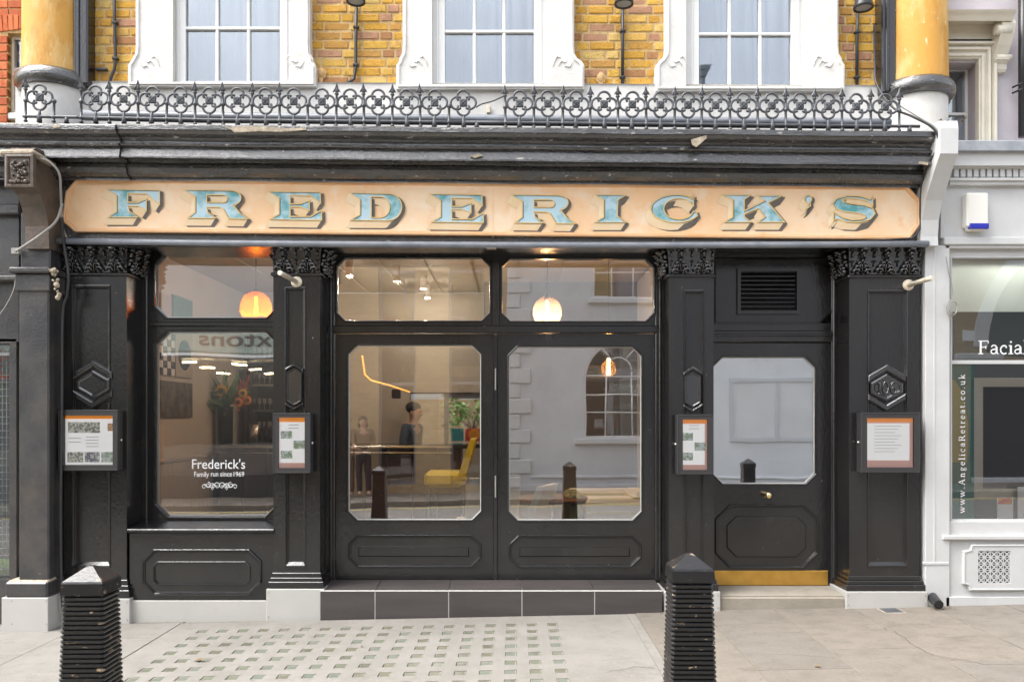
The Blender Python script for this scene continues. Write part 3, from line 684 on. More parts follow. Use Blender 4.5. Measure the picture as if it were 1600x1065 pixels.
def pilaster(p0, p1, pan0, pan1, ycap0, ycap1, hexa, ypl, ybase, side, lab, num=None, base=True, ret=.33):
    x0, x1 = wx(p0, 0), wx(p1, 0); zt = wz(ycap0, 0); zc = wz(ycap1, 0); zp = wz(ypl[0], 0); zpb = wz(ypl[1], 0); xm = (x0 + x1) / 2
    zb = gz(xm) - .03
    pn = rect(wx(pan0, 0), wx(pan1, 0), wz(884, 0), wz(hexa[4], 0))
    mb = MB(); mb.plate(rect(x0, x1, zpb, zt), [pn], 0, .022); mb.box(x0 + .002, x1 - .002, .0185, ret, zpb, zt, 0)
    p = mb.build('pilaster', M['black'], B, label=lab)
    mb = MB(); mb.ring(pn, [(.010, .001), (.010, -.006), (.002, -.008), (-.004, .004), (-.010, .006), (-.014, .016), (-.022, .017), (-.022, .021)]); mb.build('panel_moulding', M['black'], p)
    mb = MB(); a, b = pn[0][0], pn[1][0]; z = pn[0][1]
    mb.hexa([(a, -.004, z - .004), (b, -.004, z - .004), (b, -.004, z + .006), (a, -.004, z + .006)], [(a, .02, z - .004), (b, .02, z - .004), (b, .02, z + .035), (a, .02, z + .035)]); mb.build('panel_sill', M['black'], p)
    # hexagonal plaque with double border
    h0, h1, ht, hb = hexa[:4]; k = (h1 - h0) * .30
    c = [(wx(a, -.02), wz(b, -.02)) for a, b in (((h0 + h1) / 2, hb), (h1, hb - k), (h1, ht + k), ((h0 + h1) / 2, ht), (h0, ht + k), (h0, hb - k))]
    Yq_ = -.02
    def bplate(pp, y0, y1, bv):
        cc = [(wx(a, Yq_), wz(b, Yq_)) for a, b in pp]; cc = cc if area(cc) > 0 else cc[::-1]
        mb.plate(offset(cc, -bv), [], y0, y1); mb.ring(cc, [(0, y1), (0, y0 + bv), (-bv, y0)])
    wd_ = h1 - h0; tt = wd_ * .17; mid = (h0 + h1) / 2; g = wd_ * .075
    mb = MB()
    bplate([(h0, ht + k), (mid, ht), (h1, ht + k), (h1, ht + k + tt), (mid, ht + tt), (h0, ht + k + tt)], -.024, .019, .008)
    bplate([(h0, hb - k), (mid, hb), (h1, hb - k), (h1, hb - k - tt), (mid, hb - tt), (h0, hb - k - tt)], -.020, .019, .008)
    hi = [(h0 + g, ht + k + tt + g * .3), (mid, ht + tt + g), (h1 - g, ht + k + tt + g * .3), (h1 - g, hb - k - tt - g * .3), (mid, hb - tt - g), (h0 + g, hb - k - tt - g * .3)]
    cc = [(wx(a, Yq_), wz(b, Yq_)) for a, b in hi]; cc = cc if area(cc) > 0 else cc[::-1]; e = wd_ * .075 * 6.8 / F
    mb.ring(cc, [(0, .019), (0, -.012), (-e * .4, -.018), (-e, -.018), (-e * 1.5, -.010)]); mb.plate(offset(cc, -e * 1.4), [], -.0105, .019)
    pq = mb.build('plaque', M['blackorn'], p)
    # capital: flared bell, astragal, leaves
    mb = MB(); fl = .035
    n = 6; rows = []
    for i in range(n + 1):
        t = i / n; f = fl * t * t; z = zc + (zt - zc) * t
        rows += [(x0 - f * (0 if side == 'R' else 1) * .6, -.004 - f, z), (x1 + f * (0 if side == 'L' else 1) * .6, -.004 - f, z), (x1 + f * (0 if side == 'L' else 1) * .6, ret - .01, z), (x0 - f * (0 if side == 'R' else 1) * .6, ret - .01, z)]
    fs = []
    for i in range(n):
        for q in range(4): fs.append((i * 4 + q, i * 4 + (q + 1) % 4, i * 4 + 4 + (q + 1) % 4, i * 4 + 4 + q))
    mb.add(rows, fs + [(n * 4, n * 4 + 1, n * 4 + 2, n * 4 + 3)]); mb.build('capital', M['blackorn'], p)
    mb = MB(); mb.box(x0 - .018, x1 + .018, -.024, ret, zc - .018, zc + .010, .009); mb.box(x0 - .03, x1 + .03, -.055, ret, zt - .012, zt + .012, .006); mb.build('astragal', M['black'], p)
    wd = x1 - x0; npal = max(2, round(wd / .19)); hgt = zt - zc
    def leaves(xa, xb, npl, place):
        w = xb - xa
        for i in range(npl):
            x = xa + w * (i + .5) / npl; sc = w / npl / .165
            place('palmette', x, zc + hgt * .30, sc, 1.0, 0)
            place('curl', x, zc + hgt * .83, .95, 1, .02)
            place('curl', x, zc + hgt * .60, .55, .8, .004)
        for i in range(npl + 1):
            x = xa + w * i / npl; x = min(max(x, xa + .015), xb - .015)
            place('floret', x, zc + hgt * .80, 1.0, 1.05, .014); place('floret', x, zc + hgt * .45, .62, .75, .0)
    def pf(kind, x, z, sx, sz, out):
        link('leaf', LM[kind], None, p, (x, -.002 - out * 1.6, z), (random.uniform(-.1, .1), random.uniform(-.08, .08), 0), (sx, 1.7, sz))
    leaves(x0, x1, npal, pf)
    if side in ('LR', 'L', 'R'):
        for sg in ((1,) if side == 'R' else (-1,) if side == 'L' else ()):
            xs_ = x1 if sg > 0 else x0
            def ps(kind, y, z, sx, sz, out): link('leaf', LM[kind], None, p, (xs_ + sg * (.002 + out), y, z), (0, 0, R(90) * sg), (sx, 1.7, sz))
            leaves(.0, ret - .02, 2, ps)
    # foot mouldings and pale base block
    mb = MB(); zz = zpb - zp
    for o, a, b in ((.010, 0, .3), (.022, .3, .55), (.034, .55, 1.0)):
        mb.box(x0 - o, x1 + o, -o, ret, zp + zz * b, zp + zz * a, .005)
    mb.build('foot_moulding', M['black'], p)
    if base:
        mb = MB(); z0 = min(gz(x0), gz(x1)) - .03; mb.box(x0 - .045, x1 + .045, -.045, ret, z0, zpb + 0.0, .004)
        bb = mb.build('base_block', M['metalplinth'], p)
        mb = MB()
        for x in (x0 - .025, x1 + .025):
            for z in (zpb - .03, gz(x) + .03): mb.lathe([(.006, -.047), (.004, -.049), (0, -.049)], (x, 0, z), 8, axis='y')
        mb.build('screw', M['cablegrey'], bb)
    if num:
        mb = MB()
        xc, z0 = (wx(h0, -.02) + wx(h1, -.02)) / 2, wz((ht + hb) / 2 + 10, -.02); hh = 20 * 6.8 / F; u = hh / 2; Yn = -.017
        w_ = .0115
        def st(pts): mb.tube([(xc + a * u, Yn, z0 + b * u) for a, b in pts], w_ * .62, 6)
        st([(-1.42, 1.62), (-1.15, 1.95), (-1.15, .05)]); st([(-1.45, .05), (-.85, .05)])
        st([(-.22 + .42 * math.cos(R(q)), 1 + .95 * math.sin(R(q))) for q in range(0, 361, 30)])
        st([(1.35, 1.75), (1.05, 1.95), (.75, 1.7), (.6, 1.1), (.62, .5), (.85, .1), (1.15, .08), (1.4, .4), (1.38, .8), (1.1, 1.1), (.75, .95), (.62, .6)])
        mb.build('house_number', M['blackorn'], p, label='raised numerals 106 painted black')
    return p
pilaster(100, 198, 113, 171, 385, 428, (113, 174, 563, 638, 447), (905, 933), 968, 'R', 'wide black pilaster at the left end with leafy capital')
pilaster(427, 500, 447, 476, 385, 428, (445, 473, 567, 641, 450), (894, 918), 970, 'R', 'slim black pilaster between display window and double doors')
pilaster(1045, 1115, 1070, 1098, 387, 430, (1068, 1098, 572, 644, 455), (896, 922), 957, 'L', 'slim black pilaster between double doors and side door')
pilaster(1327, 1437, 1357, 1416, 387, 431, (1357, 1416, 569, 642, 455), (899, 922), 951, 'L', 'wide black pilaster at the right end carrying the number 106', num='106')

# ---- display window on the left
YF, YG = .30, .335
def bead(mb, c, Y, w=.014, h=.012, inn=True):
    s = -1 if inn else 1
    return mb.ring(c, [(0.004, Y), (.004, Y - h * .7), (0.0, Y - h), (-w * .45, Y - h), (-w * .7, Y - h * .3), (-w, Y + .018), (-w, Y + .04)])
def pane(c, Y, m, parent, name='pane'):
    mb = MB(); mb.plate(offset(c, .006), [], Y, Y + .005); return mb.build(name, m, parent)
cT = poct(240, 436, 394, 498, 19, YF); cW = poct(240, 436, 516, 809, 21, YF)
mb = MB(); mb.plate(prect(222, 444, 380, 822, YF), [cT, cW], YF, YF + .07)
for c in (cT, cW): bead(mb, c, YF)
mb.box(wx(222, YF), wx(444, YF), YF - .02, YF, wz(510, YF), wz(503, YF), .006)
dw = mb.build('display_window', M['black'], B)
pane(cT, YG, M['glass'], dw); pW = pane(cW, YG, M['glass'], dw)
mb = MB(); mb.ring(offset(cW, -.006), [(.012, YG + .008), (-.022, YG + .012), (-.022, YG + .02), (.012, YG + .05)]); mb.ring(offset(cT, -.006), [(.012, YG + .008), (-.018, YG + .012), (-.018, YG + .02), (.012, YG + .05)]); mb.build('inner_reveal', M['intwhite'], dw)
mb = MB(); mb.box(wx(222, YF), wx(232, YF), YF - .03, YF + .02, wz(822, YF), wz(384, YF), .008); mb.build('jamb_moulding', M['black'], dw)
# jamb between pilaster return and window frame
mb = MB(); xs0, xs1 = wx(200, 0) + .004, wx(432, 0)
Zs = wz(824, .12)
mb.extr([(.30, wz(811, .30)), (-.015, wz(826, -.015)), (-.022, wz(827.5, -.02)), (-.022, wz(831, -.02)), (-.006, wz(833, 0)), (.30, wz(833, 0))], xs0, xs1 - .02); dsill = mb.build('window_sill', M['black'], B)
mb = MB(); mb.box(xs0, xs1 - .02, .02, .36, wz(936, .02), wz(832.5, .0), 0)
zb0 = wz(937, .02)
sr = mb.build('stall_riser', M['black'], B)
c1 = poct(222, 409, 857, 929, 19, .02); c2 = poct(240, 391, 876, 913, 7, .02)
mb = MB(); mb.ring(c1, [(0, .021), (0, .004), (-.006, -.002), (-.014, -.002), (-.020, .008), (-.026, .010), (-.030, .021)]); mb.build('panel_moulding', M['black'], sr)
mb = MB(); mb.ring(c2, [(0, .021), (0, .010), (-.006, .006), (-.012, .008), (-.014, .021)]); mb.build('panel_moulding', M['black'], sr)
mb = MB(); mb.box(xs0, xs1 - .05, .0, .3, -.15, zb0, .003); mb.build('base_block', M['metalplinth'], sr)

# white vinyl lettering inside the display window
def text_mb(s, x0, x1, z0, z1, Y, flip=False, shear=0, bold=0):
    cu = bpy.data.curves.new('t', 'FONT'); cu.body = s; cu.extrude = .002; cu.offset = bold; ob = bpy.data.objects.new('t', cu); COL.objects.link(ob)
    dg = bpy.context.evaluated_depsgraph_get(); me = bpy.data.meshes.new_from_object(ob.evaluated_get(dg))
    xs = [v.co.x for v in me.vertices]; ys_ = [v.co.y for v in me.vertices]; a, b, c, d = min(xs), max(xs), min(ys_), max(ys_)
    mb = MB(); vs = []
    for v in me.vertices:
        u = (v.co.x - a) / (b - a); w = (v.co.y - c) / (d - c)
        vs.append(((x1 + (x0 - x1) * u) if flip else (x0 + (x1 - x0) * u), Y + v.co.z * .2, z0 + (z1 - z0) * w))
    mb.add(vs, [tuple(p.vertices) for p in me.polygons]); bpy.data.objects.remove(ob); bpy.data.curves.remove(cu); bpy.data.meshes.remove(me)
    return mb
YT = YG - .002
text_mb("Frederick's", wx(300, YT), wx(383, YT), wz(732, YT), wz(716.5, YT), YT, bold=.004).build('lettering', M['whiteprint'], pW)
for w_, a, b, lo in (('Family', 303.5, 326.5, 747), ('run', 329.5, 341, 744), ('since', 344, 362.5, 744), ('1969', 365, 381.5, 744)):
    text_mb(w_, wx(a, YT), wx(b, YT), wz(lo, YT), wz(738.5 if w_ == 'run' else 736.5, YT), YT, bold=.006).build('lettering', M['whiteprint'], pW)
mb = MB()
def scroll(cx, cy, r, a0, turns, sg):
    pts = []
    for i in range(22):
        t = i / 21; a = a0 + sg * t * turns * 2 * math.pi; rr = r * (1 - .75 * t)
        pts.append((wx(cx + rr * math.cos(a), YT), YT - .001, wz(cy + rr * math.sin(a), YT)))
    mb.tube(pts, .0032, 4)
for s in (-1, 1):
    c = 343
    scroll(c + s * 4.5, 757, 5, R(90), 1.2, s); scroll(c + s * 12, 759, 5, R(180) if s > 0 else 0, 1.1, s); scroll(c + s * 18, 757, 4.5, R(-90), 1.2, -s); scroll(c + s * 24, 760, 4.5, R(180) if s > 0 else 0, 1.0, s); scroll(c + s * 10, 761.5, 3, R(90), 1, -s)
    mb.tube([(wx(c + s * q, YT), YT - .0012, wz(759 + 2.5 * math.sin(q * .45), YT)) for q in range(0, 28, 2)], .003, 4)
mb.build('ornament', M['whiteprint'], pW)

# ---- double doors with two transom lights
def frame_piece(name, outer, holes_, Y, dep, m='black'):
    mb = MB(); mb.plate(outer, holes_, Y, Y + dep)
    for c in holes_: bead(mb, c, Y)
    return mb.build(name, M[m], B)
YD = .29
cA, cB = poct(524.5, 767, 401.5, 502.5, 14, YD), poct(782.5, 1023.5, 403, 503, 14, YD)
tw = frame_piece('transom_window', prect(510, 1040, 380, 513, YD), [cA, cB], YD, .07)
pane(cA, YD + .035, M['glassdoor'], tw); pane(cB, YD + .035, M['glassdoor'], tw)
mb = MB(); pbox(mb, 511, 1037, 508, 520, YD - .022, YD + .06, .008); mb.build('transom_rail', M['black'], tw)
mb = MB(); pbox(mb, 768.5, 781, 392, 512, YD - .012, YD + .01, .005); mb.build('mullion', M['black'], tw)
for a, b in ((509, 523), (1024, 1040)):
    mb = MB(); pbox(mb, a, b, 384, 906, YD - .012, YD + .08, .008); mb.build('door_jamb', M['black'], tw)
    mb = MB(); pbox(mb, (a + b) / 2 - 2, (a + b) / 2 + 2, 384, 906, YD - .026, YD, .006); mb.build('jamb_bead', M['black'], tw)
def door(p0, p1, y0, y1, gl, gch, pan, pch, inn, ich, Y, lab, m):
    c = poct(*gl, gch, Y)
    mb = MB(); mb.plate(prect(p0, p1, y0, y1, Y), [c], Y, Y + .05); bead(mb, c, Y, .010, .008); d = mb.build('door', M['black'], B, label=lab)
    pane(c, Y + .03, m, d)
    mb = MB(); mb.ring(offset(c, -.012), [(.010, Y + .0285), (-.004, Y + .0285), (-.004, Y + .022), (.006, Y + .016)]); mb.build('glazing_strip', M['metalplinth'], d)
    c = poct(*pan, pch, Y)
    mb = MB(); mb.ring(c, [(.002, Y + .001), (0, Y - .010), (-.006, Y - .016), (-.012, Y - .014), (-.018, Y - .004), (-.026, Y - .004), (-.030, Y + .001)]); mb.build('panel_moulding', M['black'], d)
    c = poct(*inn, ich, Y) if ich else prect(*inn, Y)
    mb = MB(); mb.plate(offset(c, -.008), [], Y - .010, Y + .01); mb.ring(c, [(0, Y + .001), (-.003, Y - .004), (-.008, Y - .010)]); mb.build('raised_panel', M['black'], d)
    return d
d1 = door(524.5, 772.5, 521.5, 906, (542.5, 753, 537.5, 813.5), 15, (544, 752, 834.5, 886), 15, (560, 733, 853, 869), 0, YD + .012, 'left leaf of the glazed double doors', M['glassdoor'])
d2 = door(776.5, 1023, 521.5, 906, (793.5, 1004, 540, 814), 15, (795, 1002, 835, 886), 15, (811.5, 984, 853.5, 869), 0, YD + .012, 'right leaf of the glazed double doors', M['glassright'])
mb = MB(); pbox(mb, 770.5, 777.5, 523, 904, YD - .004, YD + .02, .006); mb.build('meeting_strip', M['black'], d1)
for y in (592, 760):
    mb = MB(); pbox(mb, 773.2, 775.2, y - 17, y + 17, YD - .010, YD + .01, .002); mb.build('hinge', M['cablegrey'], d1)

# ---- dark tiled step in front of the double doors
x0, x1 = wx(500, -.05), wx(1035, -.05)
mb = MB(); mb.box(x0 + .006, x1 - .006, -.0515, .40, -.15, .1975); stp = mb.build('doorstep', M['grout'], B)
zt = wz(922, -.05); zt1 = wz(905.5, .28)
cuts = [500, 586, 701, 815.5, 929, 1035]
for i in range(5):
    a, b = wx(cuts[i], -.05) + .004, wx(cuts[i + 1], -.05) - .004
    mb = MB(); mb.hexa([(a, -.0545, gz(a) - .02), (b, -.0545, gz(b) - .02), (b, -.0545, zt - .007), (a, -.0545, zt - .007)], [(a, -.040, gz(a) - .02), (b, -.040, gz(b) - .02), (b, -.040, zt - .007), (a, -.040, zt - .007)]); mb.build('tile', M['tile'], stp)
    k = 7.08 / 6.75
    a2, b2 = wx([500, 596, 705, 815, 920, 1035][i], .28) + .0022, wx([500, 596, 705, 815, 920, 1035][i + 1], .28) - .0022
    if i == 0: a2 = a
    if i == 4: b2 = b
    mb = MB(); mb.hexa([(a, -.049, zt - .001), (b, -.049, zt - .001), (b2, .285, zt1), (a2, .285, zt1)], [(a, -.049, zt - .012), (b, -.049, zt - .012), (b2, .285, zt1 - .012), (a2, .285, zt1 - .012)]); mb.build('tile', M['tile'], stp)
mb = MB(); mb.box(x0 + .001, x1 - .001, -.0565, -.044, zt - .0075, zt + .0012, .002); mb.build('edge_trim', M['grout'], stp)

# ---- side door, louvre panel, brass kick plate, stone step
YS = .29
mb = MB(); mb.plate(prect(1100, 1312, 380, 516, YS), [poct(1116, 1303, 402, 505, 0.5, YS)], YS, YS + .06); sdf = mb.build('door_head_frame', M['black'], B)
mb = MB(); c = [(wx(a, YS), wz(b, YS)) for a, b in ((1117, 505), (1281, 505), (1302, 484), (1302, 404), (1117, 404))]
mb.plate(c, [], YS + .022, YS + .04); mb.ring(c, [(.004, YS + .001), (.004, YS - .01), (-.004, YS - .012), (-.012, YS + .004), (-.014, YS + .024)]); mb.build('head_panel', M['black'], sdf)
mb = MB(); pbox(mb, 1104, 1308, 516, 534, YS - .012, YS + .05, .006); pbox(mb, 1104, 1308, 521, 525, YS - .026, YS, .005); mb.build('door_rail', M['black'], sdf)
mb = MB(); pbox(mb, 1302, 1309, 385, 915, YS - .03, YS + .06, .008); pbox(mb, 1299.5, 1304, 385, 915, YS - .012, YS + .06, .005); mb.build('door_jamb', M['black'], sdf)
Yl = YS + .008
mb = MB(); mb.plate(prect(1152, 1249.5, 418.5, 490.5, Yl), [prect(1157, 1244.5, 424, 485, Yl)], Yl - .012, Yl + .02); lv = mb.build('louvre_vent', M['black'], B)
mb = MB(); pbox(mb, 1155, 1246, 422, 487, Yl + .0195, Yl + .024); mb.build('vent_backing', M['checkb'], lv)
for k in range(9):
    y = 424.5 + k * 6.75
    mb = MB(); a, b = wx(1156.5, Yl), wx(1245, Yl); z0, z1 = wz(y + 5.2, Yl), wz(y, Yl)
    mb.hexa([(a, Yl - .010, z0), (b, Yl - .010, z0), (b, Yl - .008, z0 + .004), (a, Yl - .008, z0 + .004)], [(a, Yl + .016, z1 - .004), (b, Yl + .016, z1 - .004), (b, Yl + .018, z1), (a, Yl + .018, z1)]); mb.build('slat', M['black'], lv)
sd = door(1098, 1301, 536, 915, (1112, 1275.5, 556, 757), 17, (1117, 1278.5, 787, 887), 23, (1135, 1259.5, 805, 870), 15, YS + .012, 'side door with brass knob and brass kick plate', M['glassside'])
mb = MB(); pbox(mb, 1116, 1294, 891, 914, YS + .004, YS + .012, .003); mb.build('kick_plate', M['brass'], sd)
mb = MB(); c = (wx(1199, YS - .03), 0, wz(773, YS - .03)); mb.lathe([(.0, -.055), (.018, -.052), (.026, -.042), (.028, -.03), (.022, -.014), (.012, -.004), (.012, .03), (.026, .034), (.028, .045)], (c[0], YS - .035, c[2]), 20, axis='y'); mb.build('knob', M['brassknob'], sd)
mb = MB(); zS = wz(931, -.02)
mb.hexa([(wx(1117, -.02), -.02, gz(1.6) - .04), (wx(1322, -.02), -.02, gz(2.7) - .04), (wx(1322, -.02), -.02, zS), (wx(1117, -.02), -.02, zS)], [(wx(1117, -.02), .40, 0), (wx(1322, -.02), .40, 0), (wx(1322, -.02), .40, zS + .03), (wx(1117, -.02), .40, zS + .03)])
bm = bmesh.new(); st = mb.build('stone_step', M['stone'], B); bm.from_mesh(st.data); bmesh.ops.bevel(bm, geom=list(bm.edges), offset=.018, segments=3, affect='EDGES'); bm.to_mesh(st.data); bm.free()

# ================================================================== FASCIA SIGN
SIGN = thing('fascia_sign', 'long peach fascia sign reading FREDERICK\'S in teal slab letters', 'sign', (0, -.07, wz(372, -.07)))
YS0 = -.068
oc = [(wx(a, YS0), wz(b, YS0)) for a, b in ((118, 362), (1420, 374), (1437, 352), (1437, 313), (1417, 291), (121, 279), (104, 300), (98, 345))]
mb = MB(); mb.plate(oc, [], YS0, -.03); mb.build('sign_board', M['peach'], SIGN)
mb = MB(); mb.ring(oc, [(.001, YS0 + .02), (.001, YS0 - .012), (-.012, YS0 - .016), (-.020, YS0 - .010), (-.026, YS0 - .010), (-.032, YS0 - .0005)]); mb.build('sign_border', M['peachrim'], SIGN)
mb = MB(); a = wx(770.5, YS0); mb.box(a - .0018, a + .0018, YS0 - .0012, YS0 + .01, wz(371, YS0), wz(289, YS0)); mb.build('board_joint', M['peachrim'], SIGN)
def sarc(cx, cy, rx, ry, a0, a1, n): return [(cx + rx * math.cos(R(a0 + (a1 - a0) * i / n)), cy - ry * math.sin(R(a0 + (a1 - a0) * i / n))) for i in range(n + 1)]
def zp(off, pts): return [(off + x / 5, 270 + y / 5) for x, y in pts]
def smooth_closed(pts, n=4):
    out = []; m = len(pts)
    for i in range(m):
        p0, p1, p2, p3 = [Vector(pts[(i + k) % m]) for k in (-1, 0, 1, 2)]
        for k in range(n):
            t = k / n; out.append(tuple(.5 * ((2 * p1) + (-p0 + p2) * t + (2 * p0 - 5 * p1 + 4 * p2 - p3) * t * t + (-p0 + 3 * p1 - 3 * p2 + p3) * t ** 3)))
    return out
gF = zp(90, [(388, 132), (803, 140), (803, 250), (700, 168), (555, 165), (555, 235), (635, 235), (700, 205), (700, 300), (640, 262), (557, 262), (565, 305), (630, 350), (400, 350), (468, 305), (468, 180)])
gR = zp(90, [(995, 138), (1360, 142)] + sarc(1365, 200, 72, 56, 75, -80, 8) + [(1375, 256), (1425, 315), (1492, 362), (1342, 360), (1298, 285), (1270, 272), (1172, 270), (1176, 310), (1238, 357), (1022, 355), (1080, 310), (1080, 188)])
hR = zp(90, [(1170, 176)] + sarc(1300, 206, 32, 30, 90, -90, 6) + [(1170, 236)])
gE = zp(400, [(100, 150), (505, 155), (508, 240), (430, 182), (270, 180), (270, 247), (345, 247), (420, 218), (420, 297), (345, 268), (270, 268), (270, 345), (430, 345), (516, 294), (516, 372), (112, 366), (185, 325), (185, 200)])
gD = zp(400, [(735, 160), (1030, 167)] + sarc(1035, 271, 106, 104, 85, -85, 12) + [(1030, 375), (742, 373), (815, 330), (815, 212)])
hD = zp(400, [(902, 190)] + sarc(970, 272, 78, 82, 90, -90, 10) + [(902, 354)])
gI = zp(900, [(145, 176), (388, 178), (325, 215), (320, 342), (388, 390), (142, 390), (215, 350), (215, 215)])
gC = zp(900, [(912, 178), (915, 262), (885, 232)] + sarc(800, 285, 118, 82, 40, 320, 16) + [(915, 305), (932, 300)] + sarc(778, 283, 196, 108, -32, -318, 20) + [(880, 204)])
gK = zp(1130, [(-12, 176), (212, 178), (160, 212), (160, 300), (318, 222), (262, 182), (456, 182), (346, 238), (472, 388), (262, 388), (322, 348), (272, 280), (160, 326), (160, 348), (212, 388), (2, 388), (72, 350), (72, 214)])
gA = zp(1130, sarc(658, 208, 28, 30, 250, -60, 10) + [(676, 262), (650, 282), (636, 288), (655, 262), (662, 240)])
gS = zp(1130, [(1160, 188), (1162, 262), (1125, 228), (1040, 206), (960, 202), (922, 214), (935, 232), (1000, 246), (1100, 258), (1160, 280), (1180, 322), (1142, 366), (1060, 389), (960, 386), (885, 362), (858, 376), (858, 308), (885, 330), (930, 355), (1000, 371), (1080, 366), (1107, 350), (1098, 334), (1050, 318), (940, 305), (872, 285), (848, 245), (878, 206), (960, 183), (1060, 186), (1138, 212)])
def sh(g, dx, dy): return [(x + dx, y + dy) for x, y in g]
letters = [('F', gF, []), ('R', gR, [hR]), ('E', gE, []), ('D', gD, [hD]), ('E', sh(gE, 252, 4), []), ('R', sh(gR, 510, 7.5), [sh(hR, 510, 7.5)]), ('I', gI, []), ('C', gC, []), ('K', gK, []), ('apostrophe', gA, []), ('S', gS, [])]
def oblique(c, holes_, Y0, Y1, dx, dz):
    """slanted prism: front outline at Y0, back outline moved by (dx,dz) at Y1"""
    mb = MB(); rings = [c] + holes_
    for r in rings:
        m = len(r); vs = [(x, Y0, z) for x, z in r] + [(x + dx, Y1, z + dz) for x, z in r]
        mb.add(vs, [(i, (i + 1) % m, (i + 1) % m + m, i + m) for i in range(m)])
    tri = tess(rings); flat = [p for r in rings for p in r]
    mb.add([(x, Y0, z) for x, z in flat], [tuple(t) for t in tri]); return mb
u = (D + YS0) / F
for nm, g, hs in letters:
    c = [(wx(a, YS0), wz(b, YS0)) for a, b in g]; hh = [[(wx(a, YS0), wz(b, YS0)) for a, b in h] for h in hs]
    if area(c) < 0: c = c[::-1]
    hh = [h if area(h) > 0 else h[::-1] for h in hh]
    face = MB(); face.plate(c, hh, YS0 - .0150, YS0 - .0142); L = face.build('letter', M['teal'], SIGN, label='teal letter ' + nm if nm != 'apostrophe' else 'small teal apostrophe')
    oblique(c, hh, YS0 - .0138, YS0 - .0035, -8.0 * u, -11.5 * u).build('letter_block', M['block'], L)
    c2 = [(x + 5.5 * u, z - 2.2 * u) for x, z in c]; h2 = [[(x + 5.5 * u, z - 2.2 * u) for x, z in h] for h in hh]
    oblique(c2, h2, YS0 - .0105, YS0 - .0010, -8.0 * u, -11.5 * u).build('letter_shadow', M['shade'], L)
    mb = MB(); mb.ring(c, [(.9 * u, YS0 - .0140), (.9 * u, YS0 - .0168), (-.75 * u, YS0 - .0168), (-.75 * u, YS0 - .0148)])
    for h in hh: mb.ring(h, [(.75 * u, YS0 - .0140), (.75 * u, YS0 - .0168), (-.9 * u, YS0 - .0168), (-.9 * u, YS0 - .0148)])
    mb.build('letter_outline', M['gold'], L)
    mb = MB(); sx, sz = 1.25 * u, -1.25 * u
    for h, sg in [(c, 1)] + [(q, -1) for q in hh]:
        h = offset(h, -.1 * u * sg); mb.ring([(x + sx, z + sz) for x, z in h], [(.3 * u, YS0 - .0156), (-.85 * u, YS0 - .0156)])
    mb.build('letter_line', M['inkline'], L)

# ================================================================== IRON RAILING ON THE CORNICE
YR = -.29
RAIL = thing('iron_railing', 'low black iron railing of quatrefoils and spear heads along the cornice', 'railing', (0, YR, wz(200, YR)))
def ry(px): return (px - 770) * .0092 + (-3 * max(0, (330 - px) / 300))
def rp(px, py): return (wx(px, YR), YR, wz(py + ry(px), YR))
s_ = (D + YR) / F
def post_mesh(tall):
    mb = MB(); z0 = 0; zt = (.22 if tall else .165)
    top = zt + .015
    mb.lathe([(.0, 0), (.016, 0), (.016, .012), (.010, .018), (.010, .030), (.019, .036), (.019, .044), (.011, .050), (.010, .15), (.016, .154), (.019, .165), (.016, .176), (.010, .180)] + ([(.009, .245), (.017, .250), (.017, .258), (.010, .262)] if tall else [(.0, .186)]), (0, 0, 0), 8)
    if tall:                                            # flat spear head with barbs
        c = [(0, .345), (-.008, .318), (-.013, .300), (-.024, .284), (-.030, .268), (-.018, .276), (-.008, .262), (.008, .262), (.018, .276), (.030, .268), (.024, .284), (.013, .300), (.008, .318)]
        mb.plate(c[::-1], [], -.007, .007); mb.ring(c[::-1], [(0, -.007), (-.005, -.012)]); mb.ball((0, 0, .285), .010, .013, .03, 8, 6)
    me = mb.mesh('post'); me.materials.append(M['iron']); return me
PT, PS = post_mesh(True), post_mesh(False)
def quatre_mesh():
    mb = MB(); r = .049; d = .050
    for a in (0, 90, 180, 270):
        cx, cz = d * math.cos(R(a)), d * math.sin(R(a)); el = 1.0
        mb.tube([(cx + r * math.cos(R(a + q)), 0, cz + r * math.sin(R(a + q))) for q in range(-128, 129, 16)], .0095, 7)
    mb.box(-.030, .030, -.012, .012, -.030, .030, .006)
    for k in range(4):
        a = R(45 + 90 * k); mb.ball((.017 * math.cos(a), -.012, .017 * math.sin(a)), .009, .007, .006, 7, 5, tilt=-a)
    mb.ball((0, -.013, 0), .008, .009, .008, 8, 5)
    mb.tube([(0, 0, -.099), (0, 0, -.125), (0, 0, -.155), (0, 0, -.195)], [.008, .013, .017, .021], 8)
    me = mb.mesh('quatrefoil'); me.materials.append(M['iron']); return me
QM = quatre_mesh()
tall = [40, 127, 171, 216, 305, 349, 393, 437, 525, 569, 613, 657, 790, 834, 879, 922, 966, 1010, 1054, 1096, 1141, 1184, 1228, 1272, 1316, 1361, 1405]
short = [84, 260, 481, 701]
quat = [62, 149, 193, 238, 282, 327, 371, 415, 459, 503, 547, 591, 635, 679, 724, 812, 856, 900, 944, 988, 1032, 1075, 1118, 1162, 1206, 1250, 1294, 1338, 1383]
for p in tall: link('post', PT, None, RAIL, rp(p, 200), (random.uniform(-.02, .02), random.uniform(-.025, .025), random.uniform(-.1, .1)))
for p in short: link('post', PS, None, RAIL, rp(p, 200), (0, random.uniform(-.03, .03), 0))
for p in quat: link('quatrefoil', QM, None, RAIL, rp(p, 161.5), (random.uniform(-.03, .03), random.uniform(-.03, .03), random.uniform(-.05, .05)))
